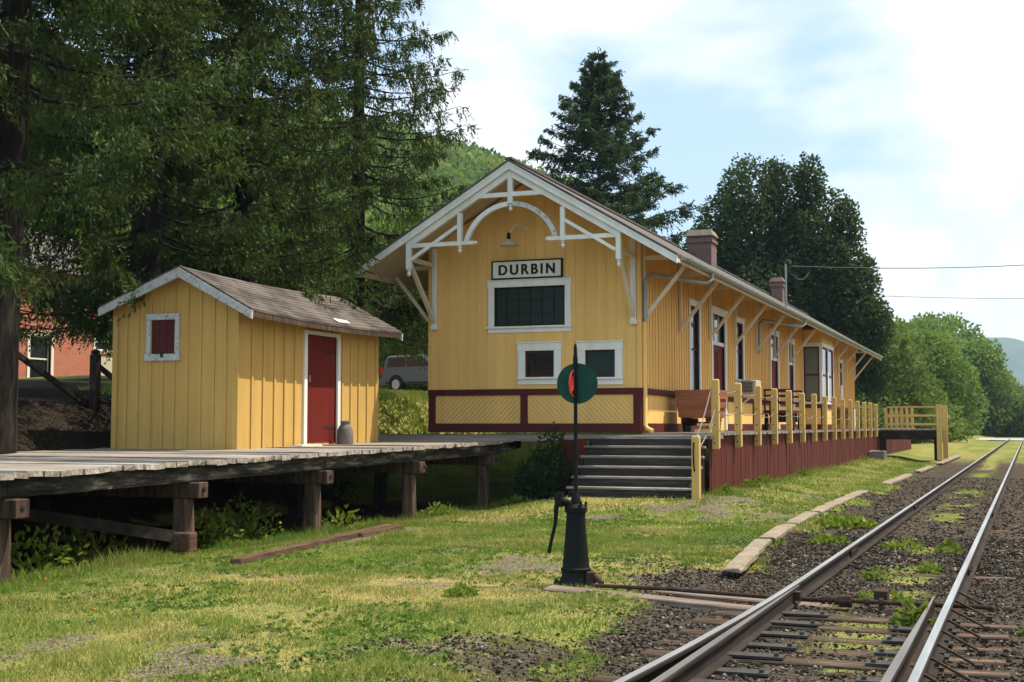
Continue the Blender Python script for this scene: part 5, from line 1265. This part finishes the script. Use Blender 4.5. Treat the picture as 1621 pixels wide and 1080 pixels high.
far_trees = [(pB, 1425, 112, 0.88, 'yellowish green tree just right of the station roof tip'), (pA, 1500, 204, 1.85, 'tallest tree of the far green mass beyond the road'), (pA, 1462, 178, 1.55, 'tall tree left of the highest one in the far green mass'),
    (pA, 1535, 194, 1.40, 'tall tree right of the highest one in the far green mass'), (pB, 1518, 197, 1.45, 'narrow tree in front of the highest far tree'), (pA, 1566, 200, 1.08, 'tree on the falling right shoulder of the far green mass'), (pB, 1592, 205, 0.84, 'smaller tree near the blue mountain'),
    (pA, 1622, 215, 0.66, 'tree at the right edge of the photo below the mountain'), (pB, 1474, 150, 1.0, 'dark gapped tree above the end of the railing'), (pA, 1405, 150, 1.28, 'tree standing back behind the far end of the station'), (pA, 1350, 140, 1.3, 'tree mostly hidden behind the far end of the station'),
    (pB, 1548, 198, 1.05, 'low round tree in front of the right shoulder of the mass'), (pA, 1660, 220, 1.1, 'tree just past the right edge of the lawn'), (pB, 1436, 155, 1.35, 'thin topped tree rising between the railing trees')]
for i, (p, px, d, s, lab) in enumerate(far_trees): place_copy(p, G2(px, d), i*1.3, (s*0.95, s*0.95, s), lab, 'broadleaf trees beyond the lawn')
pC = thing('bush', G2(1375, 92), 'leafy bush at the far corner of the station', 'bush', 'bushes along the far lawn'); leafy(13, lobC, 3600, 0.26, M['leaf_light'], M['bark'], pC, (0.5, 0.08), clump=0.7)
for i, (px, d, s, lab) in enumerate([(1412, 104, 1.5, 'bush behind the loading stage rail boards'), (1450, 112, 1.6, 'bush behind the middle of the loading stage railing'), (1490, 192, 2.6, 'bush left of where the pale road begins'), (1522, 196, 2.6, 'broad low bush above the pale road'), (1552, 194, 2.4, 'round bush beyond the road left of the rails'), (1583, 196, 2.1, 'bush straight behind the vanishing rails'), (1610, 195, 2.2, 'bush beyond the road right of the rails'), (1645, 192, 2.3, 'bush at the far right end of the road')]):
    place_copy(pC, G2(px, d), i*0.9, s, lab, 'bushes along the far lawn')
# bare snag among them
sn = MB(); x, y, z = G2(1404, 132); rd = random.Random(4); sn.tube([(x,y,z),(x+0.2,y,z+5),(x+0.1,y,z+9.6)],[0.12,0.08,0.02],6)
for i in range(16):
    h = rd.uniform(5, 9.2); a = rd.uniform(0, 6.3); L = rd.uniform(0.8, 1.8); sn.tube([(x+0.15,y,z+h),(x+0.15+L*0.5*math.cos(a),y+L*0.5*math.sin(a),z+h+L*0.5),(x+0.15+L*0.8*math.cos(a),y+L*0.8*math.sin(a),z+h+L*1.1)],[0.03,0.02,0.008],4)
top(sn, 'bare_tree', M['bark'], 'bare leafless tree standing out against the sky beyond the station end', 'tree')
# broadleaf trees behind the parked car
pD = place_copy(pA, (-29.0, 60.5, gzf(-29.0, 60.5)), 0.4, 0.95, 'broad green tree behind the parked car', 'broadleaf trees on the upper street')
place_copy(pA, (-24.5, 63.0, gzf(-24.5, 63.0)), 2.0, 0.90, 'broad green tree left of the station gable behind the street', 'broadleaf trees on the upper street')
place_copy(pA, (-38.0, 60.0, gzf(-38.0, 60.0)), 3.0, 1.1, 'broad green tree up the street seen between the spruces', 'broadleaf trees on the upper street')
place_copy(pB, (-26.0, 55.5, gzf(-26.0, 55.5)), 1.0, (0.62,0.62,0.75), 'slim green tree close behind the parked car', 'broadleaf trees on the upper street')
place_copy(pA, (-45.0, 48.0, gzf(-45.0, 48.0)), 5.0, 1.6, 'broad green tree behind the brick house', 'broadleaf trees on the upper street')
# forested hill: far-off wood that reads as one mass
rs = np.random.RandomState(8); VV, TT = [], []
n = 3600; cxs = rs.uniform(-330, -58, n); cys = rs.uniform(110, 470, n)
ang = np.degrees(np.arctan2(-cxs, cys)); keep = (ang > 17) & (ang < 40) & (np.hypot(cxs, cys) < 430); cxs, cys = cxs[keep], cys[keep]
for x, y in zip(cxs, cys):
    r_ = rs.uniform(2.8, 6.0); m = 190; d_ = rs.normal(size=(m, 3)); d_ /= np.linalg.norm(d_, axis=1, keepdims=True); d_[:,2] = np.abs(d_[:,2])*1.15-0.25
    P = np.array((x, y, gzf(x, y)+r_*0.7)) + d_*r_*rs.uniform(0.78, 1.05, m)[:,None]
    V, F = kites(P, d_*0.6+rs.normal(scale=0.7, size=(m,3)), rs.uniform(0.7, 1.4, m)*r_/4.2, rs.uniform(0.55, 1.0, m)*r_/4.2, rs)
    VV.append(V); TT.append(np.clip(rs.uniform(0.0, 0.85)+0.25*rs.rand(m), 0, 1))
V = np.concatenate(VV)
fo = np_mesh('hillside_forest', V, np.arange(len(V)).reshape(-1, 4), M['leaf_mid'], None, np.concatenate(TT)); tag(fo, 'green forested hillside behind the spruces', 'forest', kind='stuff')

# ------------------------------------------------------------------ lawn blades, weeds, ballast
rs = np.random.RandomState(31)
def blades(n, xr, yr, hgt, wid, seed, thr=0.35, power=1.6):
    rs = np.random.RandomState(seed)
    y = yr[0]+(yr[1]-yr[0])*rs.rand(n)**power; x = rs.uniform(*xr, n)
    c = bald(x, y); k = (rs.rand(n) < c*1.05) & (c > thr*rs.rand(n)); x, y = x[k], y[k]; m = len(x)
    clump = fbm(x*2.2+7, y*2.2+70); h = hgt*(0.45+1.3*np.clip((clump-0.3)*2, 0, 1))*rs.uniform(0.6, 1.3, m)
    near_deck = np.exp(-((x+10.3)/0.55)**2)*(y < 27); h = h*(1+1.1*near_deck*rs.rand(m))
    skirt = np.exp(-((x+5.7)/0.25)**2)*(y > 24); h = h*(1+2.0*skirt*rs.rand(m))
    a = rs.uniform(0, 2*math.pi, m); ln = rs.uniform(0.15, 0.9, m)*h; w_ = wid*rs.uniform(0.7, 1.4, m)
    z = ground_z(x, y)-0.004
    ca, sa = np.cos(a), np.sin(a); b = rs.uniform(0, 2*math.pi, m)
    V = np.empty((m, 3, 3)); V[:,0] = np.stack([x-np.cos(b)*w_/2, y-np.sin(b)*w_/2, z], -1); V[:,1] = np.stack([x+np.cos(b)*w_/2, y+np.sin(b)*w_/2, z], -1); V[:,2] = np.stack([x+ca*ln, y+sa*ln, z+h], -1)
    dry = dryness(x, y)
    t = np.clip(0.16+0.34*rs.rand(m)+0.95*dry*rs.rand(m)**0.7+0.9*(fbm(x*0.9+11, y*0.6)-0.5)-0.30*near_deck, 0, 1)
    return V.reshape(-1, 3), t
va, ta = blades(230000, (-12.5, -2.6), (6.3, 20.0), 0.040, 0.010, 1)
vb, tb = blades(130000, (-13.0, -2.9), (16.0, 60.0), 0.050, 0.022, 2)
vc, tc_ = blades(30000, (-3.0, 0.2), (6.5, 40.0), 0.035, 0.012, 3)
ve, te = blades(17000, (-10.6, -10.0), (7.0, 26.0), 0.07, 0.014, 4, power=1.2)
vw = np.concatenate([va, vb, vc, ve]); gb = np_mesh('grass', vw, np.arange(len(vw)).reshape(-1, 3), M['grass'], None, np.concatenate([ta, tb, tc_, te]))
tag(gb, 'short mown grass of the lawn', 'grass', kind='stuff')
# clover and broad leaved plants mixed into the turf, dead stalks on top
rs = np.random.RandomState(77); n = 11000; y = 6.5+24*rs.rand(n)**1.3; x = rs.uniform(-10.4, -2.7, n)
k = (fbm(x*0.8+33, y*0.6+4) > 0.50-0.06*rs.rand(n)) & (bald(x, y) > 0.35); x, y = x[k], y[k]; m = len(x); q_ = 7
a = rs.uniform(0, 2*math.pi, (m, q_)); d_ = np.stack([np.cos(a), np.sin(a), rs.uniform(0.25, 1.1, (m, q_))], -1).reshape(-1, 3)
P = np.repeat(np.stack([x, y, ground_z(x, y)+0.004], -1), q_, 0) + rs.normal(scale=0.018, size=(m*q_, 3))*np.array((1,1,0.2))
V1, F1 = kites(P, d_, rs.uniform(0.018, 0.048, m*q_), rs.uniform(0.012, 0.028, m*q_), rs)
tag(np_mesh('clover', V1, F1, M['clover'], None, np.clip(np.repeat(rs.rand(m), q_)*0.8+0.2*rs.rand(m*q_), 0, 1)), 'clover and broad leaved weeds mixed into the lawn', 'ground cover', kind='stuff')
n = 1500; y = 6.5+20*rs.rand(n)**1.4; x = rs.uniform(-10.2, 2.5, n); a = rs.uniform(0, 2*math.pi, n); P = np.stack([x, y, ground_z(x, y)+rs.uniform(0.005, 0.03, n)], -1)
V1, F1 = kites(P, np.stack([np.cos(a), np.sin(a), rs.uniform(-0.1, 0.25, n)], -1), rs.uniform(0.05, 0.20, n), rs.uniform(0.005, 0.014, n), rs)
tag(np_mesh('dead_stalks', V1, F1, M['bleached'], None), 'dead stalks and twigs scattered over lawn and ballast', 'litter', kind='stuff')
# grass on the bank behind the deck
n = 40000; x = rs.uniform(-21, -13, n); y = rs.uniform(25.5, 56, n); h = rs.uniform(0.05, 0.16, n); z = ground_z(x, y); a = rs.uniform(0, 6.28, n)
V = np.empty((n,3,3)); V[:,0] = np.stack([x-0.025, y, z], -1); V[:,1] = np.stack([x+0.025, y, z], -1); V[:,2] = np.stack([x+np.cos(a)*h*0.6, y+np.sin(a)*h*0.6, z+h], -1)
tag(np_mesh('bank_grass', V.reshape(-1,3), np.arange(n*3).reshape(-1,3), M['grass'], None, np.clip(rs.rand(n)*0.7,0,1)), 'rough grass on the bank below the street', 'grass', kind='stuff')
# ballast stones
def stones(n, xr, yr, smin, smax, seed, power=1.5):
    rs = np.random.RandomState(seed); y = yr[0]+(yr[1]-yr[0])*rs.rand(n)**power; x = rs.uniform(*xr, n); ty = np.abs((y-6.2+0.28) % 0.56 - 0.28); on = (ty < 0.115) & (x > -2.72) & (x < 0.05) & (y < 11.9)
    on |= (x > -4.3) & (x < 0.25) & ((np.abs(y-12.18) < 0.14) | (np.abs(y-12.72) < 0.14))
    k = (rs.rand(n) > bald(x, y)*1.1) & ~(on & (rs.rand(n) < 0.62)); x, y = x[k], y[k]; m = len(x)
    s = smin+(smax-smin)*rs.rand(m)**2.2
    o = np.array([(1,0,0),(-1,0,0),(0,1,0),(0,-1,0),(0,0,1),(0,0,-1)], float)
    V = o[None]*(s[:,None,None]*rs.uniform(0.55, 1.15, (m,6,1))) + rs.normal(scale=0.25, size=(m,6,3))*s[:,None,None]
    V[:,:,2] *= 0.75
    V += np.stack([x, y, ground_z(x, y)+s*0.25], -1)[:,None]
    f = np.array([(0,2,4),(2,1,4),(1,3,4),(3,0,4),(2,0,5),(1,2,5),(3,1,5),(0,3,5)])
    F = (f[None]+np.arange(m)[:,None,None]*6).reshape(-1,3)
    return V.reshape(-1,3), F, np.repeat(np.clip(rs.rand(m)**1.1, 0, 1), 8)
v1, f1, c1 = stones(120000, (-4.6, 3.4), (6.2, 21.0), 0.005, 0.024, 5)
v2, f2, c2 = stones(16000, (-3.6, 5.0), (16.0, 45.0), 0.018, 0.036, 6)
v3, f3, c3 = stones(3500, (-7.4, -3.6), (6.6, 13.5), 0.005, 0.014, 7)
v = np.concatenate([v1, v2, v3]); f = np.concatenate([f1, f2+len(v1), f3+len(v1)+len(v2)])
tag(np_mesh('ballast', v, f, M['stoneg'], None, np.concatenate([c1, c2, c3])), 'dark crushed stone ballast round the rails', 'gravel', kind='stuff')
# weeds
def weed(name, loc, rad, hgt, n, leaf, label, cat='weed', group=None, seed=0, mat=None):
    rs = np.random.RandomState(seed); d_ = rs.normal(size=(n,3)); d_ /= np.linalg.norm(d_, axis=1, keepdims=True); d_[:,2] = np.abs(d_[:,2])
    P = d_*np.array((rad, rad, hgt))*(rs.rand(n)**0.5)[:,None]; P = P*(0.75+0.5*fbm(d_[:,0]*2+9, d_[:,1]*2+9, 2))[:,None]
    V, F = kites(P, d_+rs.normal(scale=0.6, size=(n,3)), leaf*rs.uniform(0.6,1.4,n), leaf*rs.uniform(0.4,0.7,n), rs)
    o = np_mesh(name, V, F, mat or M['weed'], None, np.clip(0.15+0.7*rs.rand(n),0,1)); o.location = loc; return tag(o, label, cat, group)
WG = 'weeds between and beside the rails'
for i, (x, y, r_, h, n, l, lab) in enumerate([(-4.93, 11.45, 0.17, 0.09, 260, 0.055, 'small bright tuft on the lawn left of the switch stand'), (-2.75, 22.6, 0.55, 0.16, 500, 0.12, 'broad leafed weed patch between the kerb blocks and the near rail'), (-2.6, 19.4, 0.3, 0.10, 180, 0.09, 'small weed patch beside the near rail below the broad patch'),
    (-0.86, 11.6, 0.13, 0.20, 90, 0.10, 'leafy weed at the tip of the open blade'), (0.25, 14.2, 0.16, 0.07, 100, 0.07, 'bright weed in the dark gravel right of the outer rail'), (0.1, 11.6, 0.16, 0.06, 90, 0.06, 'yellowish weed in the gravel by the brace ends'), (-1.0, 15.9, 0.12, 0.12, 70, 0.08, 'weed sprouting against the inside of the outer rail'), (-1.5, 15.0, 0.12, 0.10, 60, 0.08, 'upright sprig between the rails beyond the switch'),
    (-1.55, 19.0, 0.34, 0.08, 170, 0.08, 'low weed row along the inside of the near rail'), (-0.9, 18.5, 0.16, 0.14, 90, 0.09, 'taller weed by the outer rail farther along'), (-1.3, 13.4, 0.30, 0.06, 160, 0.06, 'flat weed patch just beyond the throw rod'), (0.62, 12.5, 0.12, 0.05, 60, 0.06, 'small weed out in the open gravel')]):
    weed('weed', (x, y, gzf(x, y)-0.01), r_, h, n, l, lab, 'weed', WG, 50+i)
WD = 'leafy weeds under the freight deck'
for i, (x, y, r_, h, n, lab) in enumerate([(-10.9, 12.6, 0.55, 0.55, 300, 'dim leafy weed under the deck near the leftmost pier'), (-11.2, 13.9, 0.5, 0.5, 260, 'dim leafy weed under the deck beside the brace'), (-10.9, 16.2, 0.5, 0.6, 300, 'dark weed clump under the deck right of the brace'), (-11.0, 17.3, 0.55, 0.75, 380, 'tall dark weed clump under the middle of the deck'), (-10.5, 19.3, 0.4, 0.4, 220, 'low weed beside the third pier'), (-9.7, 25.3, 0.35, 0.22, 240, 'bright leafy weed at the foot of the last pier'), (-10.2, 22.6, 0.35, 0.28, 200, 'weed at the foot of the fourth pier')]):
    weed('weed', (x, y, gzf(x, y)-0.02), r_, h, n, 0.10, lab, 'weed', WD, 80+i)
bu = thing('bush', (-9.15, 25.85, 0.05), 'dark leafy shrub growing up beside the steps in front of the maroon boards', 'bush')
leafy(41, [(0,0,0.55,0.50,0.55),(-0.28,0.02,0.45,0.45,0.45),(0.05,0.05,1.05,0.30,0.42),(0.16,0.0,1.42,0.15,0.26)], 2300, 0.085, M['leaf_dark'], M['bark'], bu, (0.4, 0.03), clump=0.25, gapt=0.40)
GB = 'weeds at the foot of the red skirt'
for i, y in enumerate((26.6, 29.5, 31.0, 37.0, 52.5)):
    weed('weed', (-5.62, y, gzf(-5.62, y)-0.01), 0.16+0.03*(i%3), 0.20, 130, 0.09, ('weed tuft by the corner of the red skirt next to the steps', 'weed tuft under the second platform post', 'weed tuft under the third platform post', 'weed tuft half way along the red skirt', 'weed tuft by the stone block at the skirt')[i], 'weed', GB, 120+i)
for i, (x, y, lab) in enumerate([(-7.34, 9.2, 'orange fallen leaf on the lawn in the lower left'), (-9.4, 11.0, 'small orange leaf near the deck at the left edge')]):
    q = MB(); z = gzf(x, y)+0.05; q.add([(x-0.03,y-0.012,z),(x,y-0.03,z+0.012),(x+0.03,y-0.006,z),(x+0.012,y+0.024,z+0.015),(x-0.018,y+0.02,z+0.006)], [(0,1,2),(0,2,3),(0,3,4)]); top(q, 'fallen_leaf', M['leaf_orange'], lab, 'leaf')

# ------------------------------------------------------------------ left background: stair rails, brick house, car
hl = thing('stair_handrail', (-16.8, 20.5, 1.2), 'dark timber handrail of the stair coming down the bank left of the shed', 'handrail')
q = MB(); q.beam((-17.05, 18.7, 3.08), (-16.86, 21.75, 1.58), 0.07, 0.10); q.build('rail', M['darkwood'], hl)
q = MB(); q.beam((-16.80, 20.85, 2.86), (-16.70, 22.2, 2.15), 0.07, 0.09); q.build('rail', M['darkwood'], hl)
for x, y, z0, z1 in ((-16.75, 20.9, 0.9, 2.98), (-16.86, 21.5, 0.9, 1.80)):
    q = MB(); q.box(x-0.075, x+0.075, y-0.075, y+0.075, z0, z1); q.build('post', M['darkwood'], hl)
q = MB(); q.lathe((-16.75, 20.9, 2.98), [(0.04,0),(0.085,0.03),(0.085,0.07),(0.03,0.11)], 10); q.build('post_cap', M['darkwood'], hl)
# brick house on the upper street
hz = gzf(-32, 38)-0.1
bh = thing('brick_house', (-34, 38, hz), 'orange red brick house with white window frames behind the shed', 'house')
def brick_wall(mb, x0, x1, y0, y1, z0, z1, openings):
    ys = sorted(set([y0, y1]+[o for w_ in openings for o in w_[:2]]))
    for a, b in zip(ys[:-1], ys[1:]):
        cur = z0
        for o in sorted(openings, key=lambda t: t[2]):
            if o[0] <= a and b <= o[1]:
                mb.box(x0, x1, a, b, cur, o[2]); cur = o[3]
        mb.box(x0, x1, a, b, cur, z1)
HX = -30.0; OP = [(34.15, 35.15, 3.05, 4.55), (37.4, 38.9, 4.25, 4.85), (41.5, 42.7, 3.3, 4.8)]
q = MB(); brick_wall(q, HX-0.3, HX, 30.5, 46, hz-0.3, 6.7, OP); q.box(HX-8, HX-0.3, 30.5, 30.8, hz-0.3, 6.7); q.box(HX-8, HX-0.3, 45.7, 46, hz-0.3, 6.7); q.build('wall', M['brick'], bh)
q = MB(); q.prism([(HX-8.4, 6.7), (HX+0.4, 6.7), (HX-4, 8.9)], 30.1, 46.4, 'xz'); q.build('roof', M['roof'], bh)
for (a, b, c, d) in OP:
    framed(bh, 'window', 'x', HX, 1, a, b, c, d, fw=0.12, muntins=[('h', (c+d)/2, 0.05)], sash=M['signwhite'], depth=0.12)
q = MB(); q.box(HX+0.005, HX+0.03, 37.35, 38.95, 3.05, 4.0); q.build('grey_panel', M['acbox'], bh)
q = MB(); q.box(HX+0.005, HX+0.10, 37.3, 39.0, 2.85, 3.02); q.build('stone_sill', M['signwhite'], bh)
# parked car
car = thing('parked_car', (-23.6, 50.0, gzf(-23.6, 50.0)), 'grey sport utility car parked on the street between shed and station', 'car')
def carpt(u, v, z):   # u along the car, v across
    a = R(-14); return (-25.0+u*math.cos(a)-v*math.sin(a), 49.5+u*math.sin(a)+v*math.cos(a), gzf(-24, 50)+z)
prof = [(0.0,0.42),(0.02,0.95),(0.10,1.02),(0.30,1.50),(0.55,1.56),(2.3,1.56),(2.95,1.10),(4.2,1.0),(4.45,0.85),(4.5,0.40)]
def carbody(mb, pr, v0, v1, inset=0.0):
    n = len(pr); vs = [carpt(u, v0, z) for u, z in pr]+[carpt(u, v1, z) for u, z in pr]
    mb.add(vs, [tuple(range(n)), tuple(range(2*n-1, n-1, -1))]+[(i, i+n, (i+1)%n+n, (i+1)%n) for i in range(n)])
q = MB(); carbody(q, prof, 0.0, 1.75); q.build('body', M['carpaint'], car, bevel=0.05)
q = MB(); carbody(q, [(0.36,1.08),(0.48,1.44),(1.35,1.46),(1.35,1.08)], -0.012, 0.0); carbody(q, [(1.45,1.08),(1.45,1.46),(2.2,1.46),(2.72,1.10)], -0.012, 0.0); q.build('window', M['glass'], car)
q = MB(); carbody(q, [(-0.02,0.80),(0.01,1.10),(0.14,1.10),(0.10,0.80)], -0.015, 0.2); q.build('tail_light', M['tail'], car)
q = MB(); carbody(q, [(-0.06,0.38),(-0.06,0.62),(0.3,0.62),(0.3,0.38)], -0.02, 1.77); q.build('bumper', M['carpaint'], car)
for u in (0.85, 3.55):
    c = carpt(u, 0.0, 0.35); q = MB(); ax = Vector(carpt(u, 1, 0.35))-Vector(c)
    def ring(r0, r1, w0, w1, mat, nm, par):
        q = MB(); a_ = R(-14); n = 24; vs = []
        for (r_, w_) in ((r0, w0), (r1, w0), (r1, w1), (r0, w1)):
            for i in range(n):
                t = 2*math.pi*i/n; b_ = carpt(u+r_*math.cos(t), w_, 0.35+r_*math.sin(t)); vs.append(b_)
        fs = []
        for k in range(4):
            for i in range(n): j = (i+1)%n; kk = (k+1)%4; fs.append((k*n+i, k*n+j, kk*n+j, kk*n+i))
        q.add(vs, fs); return q.build(nm, mat, par)
    wh = ring(0.21, 0.35, -0.03, 0.2, M['tyre'], 'wheel', car); ring(0.02, 0.21, -0.02, 0.15, M['chrome'], 'rim', wh)
    q = ring(0.0, 0.41, -0.006, 0.0, M['tyre'], 'wheel_arch', car)

# ------------------------------------------------------------------ utility pole, wires, mountain
x, y = -11.5, 89.4; up_ = thing('utility_pole', (x, y, gzf(x, y)), 'brown utility pole with a pale street lamp in front of the dark round tree', 'utility pole')
q = MB(); q.tube([(x, y-9.5, 0), (x, y-9.5, 12.2)], [0.15, 0.11], 10); q.build('pole', M['timber'], up_)
q = MB(); q.tube([(x, y-9.5, 11.2), (x-0.3, y-9.6, 11.55), (x-0.95, y-9.8, 11.8)], 0.03, 6); q.build('lamp_arm', M['chrome'], up_)
q = MB(); q.box(x-1.45, x-0.85, y-9.95, y-9.65, 11.76, 11.90); q.build('lamp_head', M['signwhite'], up_, bevel=0.03)
wire((-6.6, 41.5, 6.62), (10.5, 62.0, 9.6), 0.55, 'wire running from the roof mast out to the right edge', 0.014)
wire((-6.75, 41.6, 6.62), (x, y-9.5, 11.0), 0.5, 'wire running back from the roof mast to the utility pole', 0.014)
wire((x, y-9.5, 9.6), (14.0, 100.0, 10.6), 0.4, 'lower wire running from the utility pole to the right edge', 0.016)
# far blue mountain
mx = np.linspace(-400, 900, 60); my = np.linspace(2600, 4200, 16); a, b = np.meshgrid(mx, my, indexing='ij')
rid = 205*np.exp(-((a+60)/330)**2)*(0.9+0.2*fbm(a*0.006, b*0.006))*np.exp(-((b-3250)/420)**2)+0.0
rid = np.where(a > 150, rid*0.55+rid*0.45*np.exp(-((a-150)/200)**2), rid)
ii = np.arange(a.size).reshape(a.shape); Fm = np.stack([ii[:-1,:-1], ii[1:,:-1], ii[1:,1:], ii[:-1,1:]], -1).reshape(-1,4)
mo = np_mesh('mountain', np.stack([a, b, rid-2], -1).reshape(-1,3), Fm, plain('far_forest', (0.04,0.065,0.03), 0.95, 0.3, 0.02, 0, 0), smooth=True); tag(mo, kind='structure')
# pale summer air between here and the mountain
hb = MB(); hb.box(-2600, 2600, -700, 4800, -4.0, 330.0)
hm = bpy.data.materials.new('haze'); hm.use_nodes = True; ht = hm.node_tree; ht.nodes.clear()
ho = ht.nodes.new('ShaderNodeOutputMaterial'); hv = ht.nodes.new('ShaderNodeVolumePrincipled')
hv.inputs['Color'].default_value = (0.62, 0.78, 0.98, 1); hv.inputs['Density'].default_value = 0.00013; hv.inputs['Anisotropy'].default_value = 0.2
ht.links.new(hv.outputs[0], ho.inputs['Volume'])
tag(hb.build('haze', hm), kind='stuff')
#MARK_END
